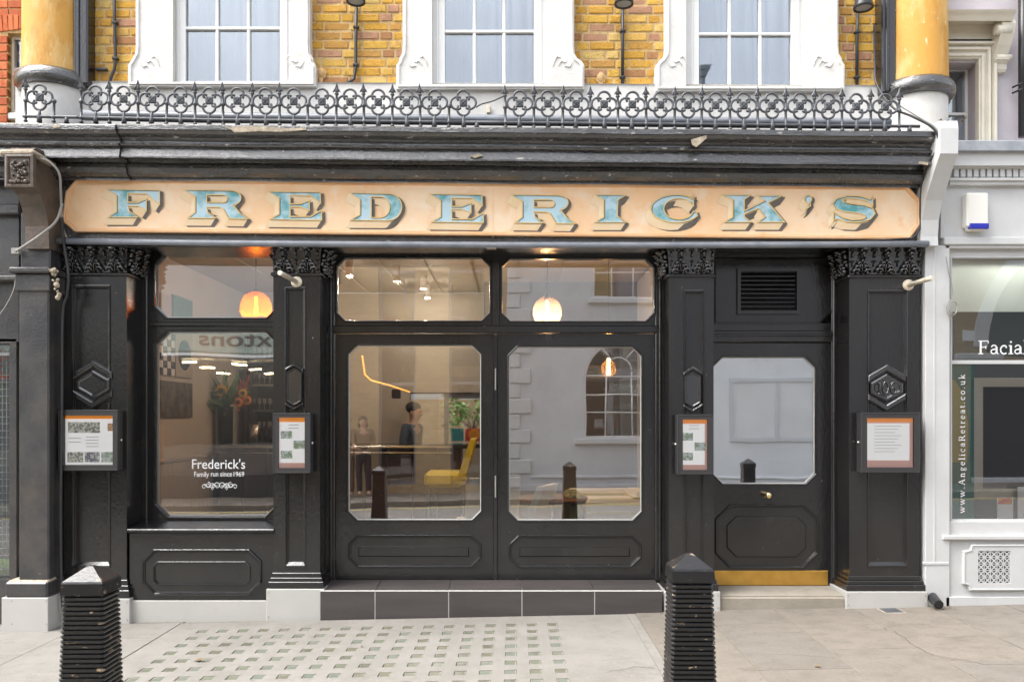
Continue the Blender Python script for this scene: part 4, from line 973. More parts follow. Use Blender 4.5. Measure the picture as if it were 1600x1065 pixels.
for a, b in ((36, 126), (126, 724), (724, 1437)):
    mb = MB(); n = 12; mb.tube([rp(a + (b - a) * k / n, 191.5) for k in range(n + 1)], .013, 8); mb.build('rail', M['iron'], RAIL)
for p in (104, 745, 1421):
    mb = MB(); x, y, z = rp(p, 191); mb.tube([(x, y, z), (x, y, z - .05)], [.012, .02], 8); mb.build('stub', M['iron'], RAIL)
mb = MB(); n = 10; w0 = [(wx(p, -.12), -.12, wz(188 + ry(p), -.12)) for p in range(130, 1440, 60)]
mb.tube(w0, .042, 10); mb.build('rain_gutter', M['gutter'], None, 'blue grey gutter pipe lying behind the iron railing', 'gutter')

# ================================================================== SMALL FITTINGS
# short ivory bracket rods sticking out from the pilasters
for (bx, by), (tx, ty), lab in (((463, 440), (437, 426), 'ivory bracket rod sticking out of the slim pilaster beside the display window'), ((1420, 445), (1457, 434), 'ivory bracket rod sticking out of the pilaster numbered 106')):
    t = thing('bracket_rod', lab, 'bracket', (wx(bx, -.01), -.01, wz(by, -.01)), 'ivory bracket rods on the pilasters')
    bx_, bz_ = wx(bx, -.012), wz(by, -.012); tx_, tz_ = wx(tx, -.30), wz(ty, -.30)
    mb = MB(); mb.lathe([(0, -.016), (.042, -.014), (.046, -.008), (.046, .004)], (bx_, 0, bz_), 24, axis='y'); mb.build('wall_plate', M['cablewhite'], t)
    mb = MB(); mb.tube([(bx_, -.01, bz_), (bx_ + (tx_ - bx_) * .85, -.26, bz_ + (tz_ - bz_) * .85), (tx_, -.30, tz_)], .019, 14); mb.build('rod', M['cablewhite'], t)

# menu cases
def menu_case(p0, p1, y0, y1, i0, i1, j0, j1, lab, kind, depth=.105):
    Y = -depth; t = thing('menu_case', lab, 'menu case', (wx((p0 + p1) / 2, Y), Y, wz(y1, Y)), 'lit menu cases on the pilasters')
    mb = MB(); mb.plate(prect(p0, p1, y0, y1, Y), [prect(i0, i1, j0, j1, Y)], Y, Y + .03); mb.ring(prect(p0, p1, y0, y1, Y), [(0, Y + .0005), (-.003, Y - .003), (-.010, Y - .003), (-.012, Y + .0005)])
    x0, x1, z0, z1 = wx(p0, Y), wx(p1, Y), wz(y1, Y), wz(y0, Y)
    mb.plate(rect(x0 + .003, x1 - .003, z0 + .003, z1 - .003), [rect(x0 + .02, x1 - .02, z0 + .02, z1 - .02)], Y + .034, -.002); mb.box(x0 + .006, x1 - .006, -.012, -.003, z0 + .006, z1 - .006)
    mb.build('case_frame', M['case'], t)
    Yb = Y + .034; Yp = Yb
    k = (D + Yb) / (D + Y)
    def pr(a0, a1, b0, b1, y, m, name):
        mb = MB(); mb.box(wx(a0, Y) , wx(a1, Y), y, y + .0015, wz(b1, Y), wz(b0, Y)); return mb.build(name, M[m], t)
    pr(i0 - 2, i1 + 2, j0 - 2, j1 + 2, Yb, 'salmon' if kind != 'wide' else 'paperglow', 'card')
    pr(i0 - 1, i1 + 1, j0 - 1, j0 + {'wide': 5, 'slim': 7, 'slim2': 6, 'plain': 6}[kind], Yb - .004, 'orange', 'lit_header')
    if kind == 'wide':
        for q in ((103, 128, 659, 676, 'photoB'), (128.5, 153, 659, 676, 'photoB'), (165, 176, 661, 673, 'fruit'), (102, 127, 706, 722, 'photoB'), (129, 153, 706, 722, 'photoC'), (155, 176, 706, 722, 'photoA')): pr(*q[:4], Yb - .002, q[4], 'printed_photo')
        for y in (682, 687, 692, 697): pr(131, 151, y, y + 1, Yb - .002, 'papergrey', 'printed_line')
        for y in (684, 690): pr(104, 123, y, y + 1, Yb - .002, 'papergrey', 'printed_line')
    elif kind in ('slim', 'slim2'):
        pr(i0 + .5, i1 - .5 - (3 if kind == 'slim2' else 0), j0 + 7, j1 - 8, Yb - .002, 'paperglow', 'menu_sheet')
        o = 0 if kind == 'slim' else 629; dy = 0 if kind == 'slim' else 1
        for a, b, c, d in ((437, 455, 673, 685), (457, 475, 688, 701), (437, 455, 704, 716)):
            if kind == 'slim2': a, b, c, d = a + 629.5, b + 629, c + 3, d + 3
            pr(a, b, c, d, Yb - .004, 'photoA', 'printed_photo')
        for y in (663, 668): pr(449 + o, 465 + o, y + dy, y + 1 + dy, Yb - .004, 'papergrey', 'printed_line')
    else:
        pr(i0 + .5, i1 - 5, j0 + 8, j1 - 11, Yb - .002, 'paperglow', 'menu_sheet')
        for q in range(9): pr(i0 + 14, i1 - 18 - (q % 3) * 5, j0 + 12 + q * 5, j0 + 12.8 + q * 5, Yb - .004, 'papergrey', 'printed_line')
    mb = MB(); mb.box(x0 + .01, x1 - .01, Y + .012, Y + .0135, z0 + .01, z1 - .01); mb.build('pane', M['glasscase'], t)
    s = 1 if (p0 + p1) / 2 < CX else -1; xx = x1 if s > 0 else x0
    mb = MB(); mb.lathe([(.010, -.004), (.010, .006), (.006, .010), (0, .010)] if s > 0 else [(.010, .004), (.010, -.006), (.006, -.010), (0, -.010)], (xx, Y + .06, (z0 + z1) / 2), 10, axis='x'); mb.build('lock', M['steel'], t)
menu_case(91, 184, 640, 735, 99, 176, 649, 726, 'wide lit menu case with rows of small photos on the left end pilaster', 'wide')
menu_case(426, 485, 645, 739, 434.5, 476, 652, 731, 'slim lit menu case with orange header beside the display window', 'slim')
menu_case(1058, 1115, 647, 741, 1067, 1106, 655, 734, 'slim lit menu case on the pilaster beside the side door', 'slim2')
menu_case(1346, 1438, 644, 738, 1355, 1429, 653, 730, 'wide menu case with one plain white sheet under the number 106', 'plain')

# floodlights on the upper wall and their conduits
def wall_lamp(px, py, lab):
    t = thing('wall_lamp', lab, 'wall lamp', (wx(px, .1), .1, wz(py, .1)), 'black floodlights at the top edge')
    Y = -.08; x, z = wx(px, Y), wz(py, Y)
    mb = MB(); mb.lathe([(.02, .20), (.062, .17), (.068, .05), (.078, .02), (.078, .0), (.066, .002), (.06, .012)], (x, Y, z), 20); bm_ = mb
    mb.tube([(x, Y, z + .19), (x, .02, z + .24), (x, .14, z + .24)], .012, 8); mb.build('lamp_body', M['lampblack'], t)
    mb = MB(); mb.lathe([(0, .012), (.064, .010)], (x, Y, z), 20); mb.build('lens_glass', M['lead'], t)
wall_lamp(556, 4, 'black floodlight high between the left and middle windows'); wall_lamp(975, 8, 'black floodlight high between the middle and right windows'); wall_lamp(1349, 14, 'black floodlight high between right window and right column')
def conduit(pts, Y, lab, r=.0135, clips=()):
    t = thing('conduit', lab, 'conduit', (wx(pts[-1][0], Y), Y, wz(pts[-1][1], Y)), 'black conduits running down the brick')
    mb = MB(); mb.tube([(wx(a, Y), Y, wz(b, Y)) for a, b in pts], r, 8); mb.build('tube', M['cable'], t)
    for a, b in clips:
        mb = MB(); mb.box(wx(a - 4.5, Y), wx(a + 4.5, Y), Y - .018, Y + .02, wz(b + 2, Y), wz(b - 2, Y), .005); mb.build('clip', M['cable'], t)
conduit([(178, -30), (179, 30), (180.5, 90), (179, 108), (173, 122), (172, 134)], .12, 'black conduit on the narrow brick strip beside the left column', clips=((180, 36), (180.5, 92)))
conduit([(557, 5), (556, 60), (556, 105), (553, 124), (540, 132)], .12, 'black conduit between the left and middle windows', clips=((556.5, 43), (556, 102)))
conduit([(973, 8), (973, 60), (972.5, 136)], .12, 'black conduit between the middle and right windows', clips=((973, 49), (972.5, 121)))
conduit([(1340, 15), (1339, 60), (1339, 140)], .12, 'black conduit between the right window and the right column', clips=((1339, 51), (1339, 121)))
def cable(pts, lab, m='cable', r=.007, cat='cable'):
    """pts (px,py,Y) smoothed"""
    P = [Vector((wx(a, Y), Y, wz(b, Y))) for a, b, Y in pts]; Q = []
    for i in range(len(P) - 1):
        p0, p1, p2, p3 = P[max(i - 1, 0)], P[i], P[i + 1], P[min(i + 2, len(P) - 1)]
        for k in range(6):
            t = k / 6; Q.append(.5 * ((2 * p1) + (-p0 + p2) * t + (2 * p0 - 5 * p1 + 4 * p2 - p3) * t * t + (-p0 + 3 * p1 - 3 * p2 + p3) * t ** 3))
    Q.append(P[-1]); mb = MB(); mb.tube(Q, r, 6); return mb.build('cable', M[m], None, lab, cat)
cable([(1366, 40, .0), (1367, 100, .0), (1370, 132, -.05), (1395, 168, -.2), (1425, 182, -.30), (1455, 198, -.36), (1466, 215, -.37), (1463, 235, -.33), (1448, 260, -.24), (1440, 290, -.12), (1438, 330, -.10), (1438, 352, -.10), (1428, 370, -.10), (1412, 373, -.09), (1330, 378, -.10)], 'black cable looping from the right column round the end of the cornice', r=.009)
cable([(1405, 165, -.28), (1440, 186, -.33), (1462, 200, -.37), (1470, 218, -.38), (1467, 236, -.34), (1452, 262, -.25), (1443, 292, -.13), (1441, 340, -.11), (1446, 366, -.10), (1450, 378, -.10)], 'thin grey cable beside the right end of the peach sign', 'cablegrey', .006)
cable([(104, 372, -.1), (97, 350, -.16), (95, 300, -.28), (92, 270, -.34), (75, 252, -.38), (55, 246, -.41)], 'grey cable arching over the carved console', 'cablegrey', .010)
cable([(97, 318, -.24), (88, 345, -.26), (62, 368, -.28), (24, 393, -.28)], 'thick grey cable sweeping across the left pier head', 'cablegrey', .011)
cable([(97, 340, -.2), (99, 375, -.13), (103, 400, -.12), (107, 428, -.12), (105, 460, -.12), (98, 495, -.12), (97, 640, -.12), (95, 800, -.12), (97, 930, -.12), (103, 968, -.1)], 'black cable running down the gap beside the left pier', 'cable', .012)
cable([(24, 431, -.02), (22, 452, -.02), (8, 480, -.02), (-12, 505, -.02)], 'thin dark wire hanging over the left shop fascia', 'cablegrey', .006)
cable([(1478, 400, -.06), (1482, 425, -.05), (1487, 445, -.04), (1488, 470, -.04)], 'thin wire dropping to the coil beside the salon window', 'cablegrey', .004)
mb = MB()
for k in range(3): mb.tube([(wx(1487 + (8 - k) * math.cos(a) + k, -.06), -.06 - .006 * k, wz(481 + (13 - k * 1.5) * math.sin(a), -.06)) for a in [i * math.pi / 8 for i in range(16)]], .0045, 6, closed=True)
mb.build('wire_coil', M['cablegrey'], None, 'small coil of wire hanging beside the salon window', 'wire coil')
cable([(744, 168, -.10), (752, 163, -.10), (770, 158, -.12), (788, 150, -.2)], 'short frayed black cable by the railing gap on the white band', 'cable', .006)
mb = MB(); pbox(mb, 760, 766, 164, 176, .06, .10, .004); mb.build('wall_bracket', M['cablewhite'], None, 'small rusty ivory bracket on the white band in the railing gap', 'bracket')

# ================================================================== BOLLARDS
def bollard_parts():
    out = []; w0, w1, h = .109, .084, .915                 # half widths at foot and shoulder
    mb = MB(); mb.hexa([(-w0 + .012, -w0 + .012, -.05), (w0 - .012, -w0 + .012, -.05), (w0 - .012, w0 - .012, -.05), (-w0 + .012, w0 - .012, -.05)], [(-w1 + .012, -w1 + .012, h), (w1 - .012, -w1 + .012, h), (w1 - .012, w1 - .012, h), (-w1 + .012, w1 - .012, h)])
    out.append(('core', mb.mesh('core')))
    n = 47
    for k in range(n):
        z = .02 + k * (h - .03) / (n - 1); w = w0 + (w1 - w0) * z / h; c = .012
        o = [(w - c, -w), (w, -w + c), (w, w - c), (w - c, w), (-w + c, w), (-w, w - c), (-w, -w + c), (-w + c, -w)]
        mb = MB(); rows = []
        for d, dz in ((.010, -.0088), (.002, -.0068), (0, -.001), (.0012, .0040), (.010, .0088)):
            rows.append([(x, y, z + dz) for x, y in offset(o, -d)])
        m = 8; vs = [p for r in rows for p in r]
        mb.add(vs, [(j * m + i, j * m + (i + 1) % m, (j + 1) * m + (i + 1) % m, (j + 1) * m + i) for j in range(4) for i in range(m)])
        out.append(('rib', mb.mesh('rib')))
    mb = MB(); w = w1 + .002; a = w - .014
    def lvl(q, z): return [(-q, -q, z), (q, -q, z), (q, q, z), (-q, q, z)]
    R_ = [lvl(w - .004, h + .002), lvl(w, h + .006), lvl(w - .002, h + .052), lvl(w - .006, h + .060), lvl(.012, h + .112), lvl(.004, h + .114)]
    vs = [p for r in R_ for p in r]; mb.add(vs, [(j * 4 + i, j * 4 + (i + 1) % 4, j * 4 + 4 + (i + 1) % 4, j * 4 + 4 + i) for j in range(5) for i in range(4)] + [(20, 21, 22, 23), (0, 1, 2, 3)])
    out.append(('cap', mb.mesh('cap'))); return out
BP = bollard_parts()
for px, Yb, rz, zz, lab in ((1962, -3.38, .03, 0, 'ribbed bollard further right along the kerb, seen only as a reflection in the side door'), (143, -3.35, .02, 0, 'chipped black ribbed bollard in the left foreground'), (1077, -3.35, -.01, .0, 'chipped black ribbed bollard in front of the slim right pilaster')):
    x = wx(px, Yb); t = thing('bollard', lab, 'bollard', (x, Yb, gz(x)), 'ribbed black bollards'); t.rotation_euler = (0, 0, rz)
    for nm, me in BP:
        o = bpy.data.objects.new(nm, me); COL.objects.link(o); o.parent = t
        if not me.materials: me.materials.append(M['bollard'])

# ================================================================== LEFT NEIGHBOUR
NL = thing('neighbour_building', 'red brick building with a dark grey shop front at the left edge', 'building', (wx(-60, 0), .3, gz(-4.6)))
mb = MB(); mb.plate(rect(-7.5, wx(70, .3), 3.3, 7.4), [prect(12, 44, 52, 195, .3)], .3, .6); nlw = mb.build('brick_wall', M['mortar'], NL)
random.seed(5)
rb = []
for L in (.208, .098):
    mb = MB(); mb.box(-L / 2, L / 2, -.010, .05, -.032, .032, .004); me = mb.mesh('brick'); me.materials.append(M['redbrick']); rb.append((L, me))
z = wz(200, .3); row = 0
while z < wz(-25, .3):
    x = wx(-45, .3) - (.1 if row % 2 else 0); k = row
    lim = wx(12, .3) if z < wz(52, .3) else wx(36, .3)
    if z > wz(52, .3) and z < wz(22, .3): lim = wx(-4, .3)
    while x < lim - .04:
        L, me = rb[k % 2]; b = min(x + L, lim)
        link('brick', me, None, nlw, ((x + b) / 2, .3, z), (0, 0, 0), ((b - x) / L, 1, 1)); x += L + .011; k += 1
    z += .0757; row += 1
for k in range(5):                                      # gauged arch over the window
    mb = MB(); a, b = wx(-2 + k * 8, .3) + .003, wx(5.5 + k * 8, .3)
    mb.hexa([(a - .012 + k * .004, .288, wz(24, .3)), (b - .012 + k * .004, .288, wz(24, .3)), (b, .288, wz(50 - k, .3)), (a, .288, wz(50 - k, .3))], [(a - .012 + k * .004, .33, wz(24, .3)), (b - .012 + k * .004, .33, wz(24, .3)), (b, .33, wz(50 - k, .3)), (a, .33, wz(50 - k, .3))]); mb.build('brick', M['redbrick'], nlw)
mb = MB(); mb.plate(prect(13, 60, 54, 193, .36), [prect(22, 32, 62, 106, .36), prect(22, 32, 112, 172, .36)], .36, .42); pbox(mb, 10, 60, 176, 186, .30, .45, .006); nw = mb.build('window', M['sash'], NL)
for a, b in ((60, 107), (111, 174)):
    mb = MB(); pbox(mb, 20, 34, a, b, .38, .384); mb.build('pane', M['glassup'], nw)
mb = MB(); pbox(mb, 10, 60, 50, 196, .40, .41); mb.build('blind', M['netgrey'], nw)
# shop fascia, glazing with wire grille, sill
mb = MB(); pbox(mb, -200, 30, 200, 291, .06, .5, .004); pbox(mb, -200, 30, 290, 440, .02, .5, .004); pbox(mb, -200, 30, 318, 334, -.05, .1, .01); pbox(mb, -200, 30, 430, 438, -.03, .1, .01); pbox(mb, -200, 30, 440, 534, .06, .5, .004); mb.build('shop_fascia', M['piergrey'], NL)
mb = MB(); mb.plate(rect(wx(-200, .1), wx(30, .1), wz(910, .1), wz(530, .1)), [prect(-150, 19, 537, 903, .1)], .06, .16); nsw = mb.build('shop_window', M['piergrey'], NL)
mb = MB(); pbox(mb, -155, 22, 534, 906, .135, .14); mb.build('pane', M['glassnb'], nsw)
for k in range(9):
    mb = MB(); a = 17 - k * 6.6; mb.tube([(wx(a, .18), .18, wz(904, .18)), (wx(a, .18), .18, wz(536, .18))], .0035, 5); mb.build('wire', M['wire'], nsw)
for k in range(30):
    mb = MB(); b = 586 + k * 10.8; mb.tube([(wx(-50, .183), .183, wz(b, .183)), (wx(22, .183), .183, wz(b, .183))], .0035, 5); mb.build('wire', M['wire'], nsw)
mb = MB(); mb.box(-7.5, wx(30, .08), .04, .5, -.4, wz(904, .08)); mb.build('stall_riser', M['piergrey'], NL)
mb = MB(); mb.box(-7.5, -3.98, 2.2, 2.25, -.2, 3.2); mb.box(-7.5, -3.98, .5, 2.2, 3.15, 3.2); mb.box(-7.5, -3.98, .5, 2.2, -.2, -.15); mb.build('interior_wall', M['darkshop'], NL)
mb = MB(); pbox(mb, -120, 24, 885, 905, .2, .6, .01); mb.build('turf_mat', M['leafbright'], None, 'strip of green turf inside the left shop window', 'turf')
random.seed(3)
mb = MB()
for k in range(70):
    x, z = wx(random.uniform(-70, 17), .5), wz(random.uniform(540, 592), .5); y = .5 + random.uniform(-.1, .1); a = random.uniform(0, 6.28); r = random.uniform(.025, .05)
    mb.add([(x, y, z), (x + r * math.cos(a), y - .02, z + r * math.sin(a)), (x + r * 1.3 * math.cos(a + .5), y - .03, z + r * 1.3 * math.sin(a + .5)), (x + r * math.cos(a + 1), y - .02, z + r * math.sin(a + 1))], [(0, 1, 2, 3)])
hb = thing('hanging_flowers', 'red hanging flowers behind the wire grille of the left shop', 'flowers', (wx(5, .5), .5, wz(592, .5)))
mb.build('petals', M['redflower'], hb, kind='stuff')
mb = MB()
for k in range(60):
    x, z = wx(random.uniform(-70, 17), .55), wz(random.uniform(560, 625), .55); y = .55 + random.uniform(-.1, .1); a = random.uniform(0, 6.28); r = random.uniform(.03, .06)
    mb.add([(x, y, z), (x + r * math.cos(a), y - .02, z + r * math.sin(a)), (x + r * 1.5 * math.cos(a + .3), y - .03, z + r * 1.5 * math.sin(a + .3)), (x + r * math.cos(a + .6), y - .02, z + r * math.sin(a + .6))], [(0, 1, 2, 3)])
mb.build('leaves', M['leafgreen'], hb, kind='stuff')
mb = MB(); mb.tube([(wx(-10, .5), .5, wz(545, .5)), (wx(-10, .5), .5, wz(500, .5))], .006, 6); mb.build('hook', M['cable'], hb)
# pier with its console
P = thing('shop_pier', 'dark grey weathered pier with carved console at the left edge', 'pier', (wx(55, -.2), -.2, gz(-3.9)))
Yp = -.2; x0, x1 = wx(29, Yp), wx(76, Yp); xb0, xb1 = wx(9, Yp), wx(70, Yp)
mb = MB(); mb.box(x0, x1, Yp, .3, wz(907, Yp), wz(436, Yp), .012); mb.box(x0 - .02, x1 + .02, Yp - .02, .3, wz(455, Yp), wz(428, Yp), .008); mb.build('shaft', M['piergrey'], P)
mb = MB(); mb.box(x0 - .05, x1 + .04, Yp - .06, .3, wz(428, Yp), wz(419, Yp), .012); mb.build('abacus', M['piergrey'], P)
mb = MB(); random.seed(17)
for k in range(34):
    t = random.random(); a, b = (84 + 8 * t + random.uniform(-3, 3), 420 + 48 * t) if k < 20 else (40 + 42 * t, 421 + random.uniform(-1, 2)); r = random.uniform(.010, .024) if k < 20 else random.uniform(.006, .012)
    mb.ball((wx(a, Yp - .03), Yp - .035 + random.uniform(-.02, .02), wz(b, Yp - .03)), r, r * .8, r * random.uniform(.6, 1.2), 6, 4, random.uniform(0, 3))
mb.build('broken_plaster', M['peel'], P)
mb = MB(); mb.box(x0, x1, Yp + .02, .3, wz(422, Yp), wz(330, Yp), .012); mb.build('neck', M['piergrey'], P)
cp = [(-.46, 246), (-.485, 258), (-.48, 296), (-.46, 297), (-.42, 298), (-.34, 305), (-.27, 322), (-.225, 350), (-.215, 385), (.1, 385), (.1, 236), (-.25, 234), (-.40, 238)]
mb = MB(); mb.extr([(Y, wz(b, -.3)) for Y, b in cp], wx(12, -.45), wx(50, -.45)); con = mb.build('console', M['consolebrown'], P)
mb = MB(); mb.ring(rect(wx(9, -.49), wx(52, -.49), wz(292, -.49), wz(242, -.49)), [(.004, -.46), (.004, -.498), (-.012, -.502), (-.022, -.492), (-.024, -.478)]); mb.build('console_frame', M['consolebrown'], con)
random.seed(9); mb = MB()
for k in range(46):
    a, b = random.uniform(18, 43), random.uniform(252, 286)
    mb.ball((wx(a, -.49), -.490, wz(b, -.49)), random.uniform(.008, .02), random.uniform(.012, .024), random.uniform(.008, .018), 7, 5, random.uniform(0, 3))
mb.build('carved_rosette', M['consolebrown'], con)
mb = MB(); mb.box(wx(4, -.45), wx(58, -.45), -.50, .1, wz(243, -.48), wz(235, -.48), .012); wobble(mb, .005); mb.build('console_cap', M['peel'], con)
mb = MB(); zt = wz(907, Yp); mb.box(xb0 + .02, wx(79, Yp) + .0, Yp - .05, .3, wz(931, Yp), zt, .014); mb.build('foot_block', M['piergrey'], P)
mb = MB(); mb.hexa([(xb0 + .03, Yp - .04, zt - .004), (wx(78, Yp), Yp - .04, zt - .004), (wx(78, Yp), Yp + .1, zt - .004), (xb0 + .03, Yp + .1, zt - .004)], [(xb0 + .04, Yp - .02, zt + .012), (wx(76, Yp), Yp - .02, zt + .010), (wx(76, Yp), Yp + .1, zt + .014), (xb0 + .04, Yp + .1, zt + .012)]); wobble(mb, .004); mb.build('mortar_fillet', M['peel'], P)
mb = MB(); mb.box(xb0, wx(80, Yp) + .005, Yp - .055, .3, -.16, wz(931, Yp), .003); pb = mb.build('base_block', M['metalplinth'], P)
mb = MB()
for a in (18, 72):
    for b in (938, 974): mb.lathe([(.006, 0), (.004, -.003), (0, -.003)], (wx(a, -.255), -.255, wz(b, -.255)), 8, axis='y')
mb.build('screw', M['cablegrey'], pb)
mb = MB(); mb.box(wx(22, -.2), wx(34, -.2), -.24, -.20, wz(398, -.2), wz(389, -.2), .003); mb.build('junction_box', M['cablegrey'], None, 'small grey junction box on the left pier', 'junction box')

# ================================================================== RIGHT NEIGHBOUR (beauty salon)
NR = thing('neighbour_building', 'pale grey salon front with lavender upper wall at the right edge', 'building', (wx(1540, 0), .3, gz(4)))
YW = .28
mb = MB(); mb.plate(rect(wx(1390, YW), 8, 3.4, 7.4), [prect(1400, 1528, 98, 235, YW)], YW, YW + .25); mb.build('upper_wall', M['lavender'], NR)
arch = [(0, YW)]
hole = prect(1400, 1529, 92, 240, YW - .03)
mb = MB(); mb.plate(prect(1385, 1558, 62, 240, YW - .03), [hole], YW - .035, YW + .02)
for o, h in ((.02, .02), (.07, .03), (.115, .04)): mb.ring(offset(hole, o), [(.018, YW - .034), (.016, YW - .034 - h), (-.004, YW - .034 - h), (-.010, YW - .034)])
uw = mb.build('window_surround', M['cream'], NR)
mb = MB(); pbox(mb, 1380, 1556, 36, 66, YW - .035, YW + .02, .004); mb.build('frieze', M['cream'], uw)
hp = [(YW, wz(40, YW)), (YW - .12, wz(34, YW - .12)), (YW - .20, wz(33, YW - .2)), (YW - .22, wz(26, YW - .22)), (YW - .23, wz(24, YW - .22)), (YW - .25, wz(18, YW - .25)), (YW - .26, wz(15, YW - .26)), (YW, wz(12, YW - .2))]
mb = MB(); mb.extr(hp, wx(1380, .1), wx(1586, .05)); mb.build('hood', M['cream'], uw)
mb = MB(); bp = [(YW - .17, 39), (YW - .19, 46), (YW - .17, 58), (YW - .12, 74), (YW - .07, 86), (YW - .08, 90), (YW - .10, 94), (YW - .06, 99), (YW - .055, 106), (YW - .04, 110), (YW, 111), (YW, 37)]
mb.extr([(Y, wz(b, .2)) for Y, b in bp], wx(1560, .15), wx(1581, .15)); mb.tube([(wx(1559, .17), YW - .075, wz(90, .2)), (wx(1583, .17), YW - .075, wz(90, .2))], .026, 10); mb.tube([(wx(1559, .1), YW - .15, wz(46, .12)), (wx(1582, .1), YW - .15, wz(46, .12))], .04, 12); mb.build('console', M['cream'], uw)
mb = MB(); mb.plate(prect(1420, 1520, 100, 240, YW + .16), [prect(1430, 1508, 111, 176, YW + .16), prect(1430, 1508, 180, 232, YW + .16)], YW + .16, YW + .22); mb.build('sash_frame', M['sash'], uw)
for a, b in ((109, 178), (178, 234)):
    mb = MB(); pbox(mb, 1428, 1510, a, b, YW + .18, YW + .184); mb.build('pane', M['glassup'], uw)
mb = MB(); pbox(mb, 1410, 1530, 178, 245, YW + .20, YW + .21); mb.build('blind', M['sash'], uw)
mb = MB(); pbox(mb, 1400, 1532, 90, 178.5, YW + .21, YW + .22); mb.build('curtain', M['netgrey'], uw)  # grey sheet that colours in the sky reflection of the upper pane
# shop entablature
XS = wx(1488, 0)
mb = MB(); pbox(mb, 1482, 1700, 219, 236, -.16, YW + .1, .006); mb.build('lead_ledge', M['lead'], NR)
mb = MB(); pbox(mb, 1484, 1700, 236.5, 259, -.12, .2, .004); pbox(mb, 1484, 1700, 259, 263, -.09, .2, .003); pbox(mb, 1484, 1700, 277.5, 282, -.085, .2, .004); pbox(mb, 1484, 1700, 282, 289, -.065, .2, .005); mb.build('cornice', M['palegrey'], NR)
mb = MB(); pbox(mb, 1484, 1700, 263, 277.5, -.035, .2); mb.build('dentil_band', M['palegrey'], NR)
for k in range(13):
    a = 1491 + k * 10.3; mb = MB(); pbox(mb, a, a + 7.6, 263.5, 276.5, -.072, -.03, .002); mb.build('dentil', M['palegrey'], NR)
mb = MB(); pbox(mb, 1470, 1700, 289, 372, -.02, .3, .003); pbox(mb, 1476, 1700, 370, 382, -.05, .3, .006); pbox(mb, 1477, 1700, 382, 388, -.03, .3, .005); mb.build('fascia_board', M['palegrey'], NR)
# long S-shaped console and pilaster
cp = [(-.40, 203), (-.415, 215), (-.41, 253), (-.37, 262), (-.28, 285), (-.18, 312), (-.12, 340), (-.105, 365), (-.11, 380), (.2, 382), (.2, 200), (-.3, 200)]
mb = MB(); mb.extr([(Y, wz(b, -.2)) for Y, b in cp], wx(1468, -.4), wx(1492, -.4) + .02); con = mb.build('console', M['palegrey'], NR)
mb = MB(); random.seed(4)
for k in range(60):
    x, y = random.uniform(wx(1470, -.36), wx(1505, -.36)), random.uniform(-.40, -.15); z = wz(201, -.2) + random.uniform(-.005, .02); a = random.uniform(0, 6.28); r = .025
    mb.add([(x, y, z), (x + r * math.cos(a), y + r * math.sin(a), z + .008), (x + r * math.cos(a + 1), y + r * math.sin(a + 1), z - .006)], [(0, 1, 2)])
mb.build('leaf_litter', M['debris'], con, kind='stuff')
mb = MB(); pbox(mb, 1446, 1484, 383, 955, -.03, .3, .004); pbox(mb, 1459, 1462, 385, 880, -.034, .0, .002); pbox(mb, 1444, 1483, 878, 882, -.036, .0, .003); mb.build('pilaster', M['palegrey'], NR)
# shop window
cw = prect(1486, 1680, 402, 813, .02)
mb = MB(); mb.plate(prect(1476, 1700, 386, 842, .02), [cw], .02, .10); bead(mb, cw, .02, .01, .008); sw = mb.build('shop_window', M['palegrey'], NR)
mb = MB(); pbox(mb, 1474, 1700, 836, 843, -.05, .1, .006); pbox(mb, 1476, 1700, 814, 836, -.005, .1, .004); mb.build('window_sill', M['palegrey'], sw)
mb = MB(); pbox(mb, 1484, 1684, 400, 815, .060, .065); mb.build('pane', M['glassnb'], sw)
mb = MB(); pbox(mb, 1484, 1684, 400, 487, .072, .074); mb.build('frosted_film', M['frost'], sw)
mb = MB(); pbox(mb, 1484, 1684, 562.5, 568.5, .045, .08, .002); mb.build('glazing_rail', M['palegrey'], sw)
mb = MB(); pbox(mb, 1484, 1522, 569, 815, .072, .074); mb.build('teal_film', M['tealfilm'], sw)
mb = MB(); c = [(wx(a, .0705), wz(b, .0705)) for a, b in ((1485, 722), (1485, 592), (1492, 594), (1503, 610), (1513, 660), (1511, 722))]; mb.plate(c, [], .0700, .0712); mb.build('olive_print', M['olivefilm'], sw)
# inside of the salon
mb = MB(); mb.box(3.5, 8, 2.4, 2.45, -.2, 3.3); mb.box(3.5, 3.55, .3, 2.4, -.2, 3.3); mb.box(3.5, 8, .3, 2.4, 3.2, 3.25); mb.box(3.5, 8, .1, 2.4, .2, .25); mb.build('interior_wall', M['darkshop'], NR)
t = thing('ceiling_downlight', 'small glowing downlight in the salon ceiling above the frosted film', 'downlight', (wx(1545, .5), .5, 3.14))
mb = MB(); mb.lathe([(.05, .0), (.06, .0), (.06, .05), (0, .05)], (wx(1545, .5), .5, 3.14), 16); mb.build('housing', M['intwhite'], t)
mb = MB(); mb.lathe([(0, .004), (.05, .004)], (wx(1545, .5), .5, 3.14), 16); mb.build('lamp', M['spotglow'], t)
l_ = bpy.data.lights.new('downlight', 'POINT'); l_.energy = 22; l_.color = (1, .93, .82); l_.shadow_soft_size = .02; lo_ = bpy.data.objects.new('downlight', l_); COL.objects.link(lo_); lo_.parent = t; lo_.location = (0, 0, -.02)
mb = MB(); mb.plate(prect(1521, 1640, 590, 778, .14), [prect(1536, 1625, 604, 763, .14)], .14, .17); pf = mb.build('framed_picture', M['cream'], None, 'white framed dark picture in the salon window', 'mirror')  # framed picture, dark inside, behind the salon glass
mb = MB(); pbox(mb, 1532, 1630, 600, 768, .158, .162); mb.build('picture', M['glassnb'], pf)
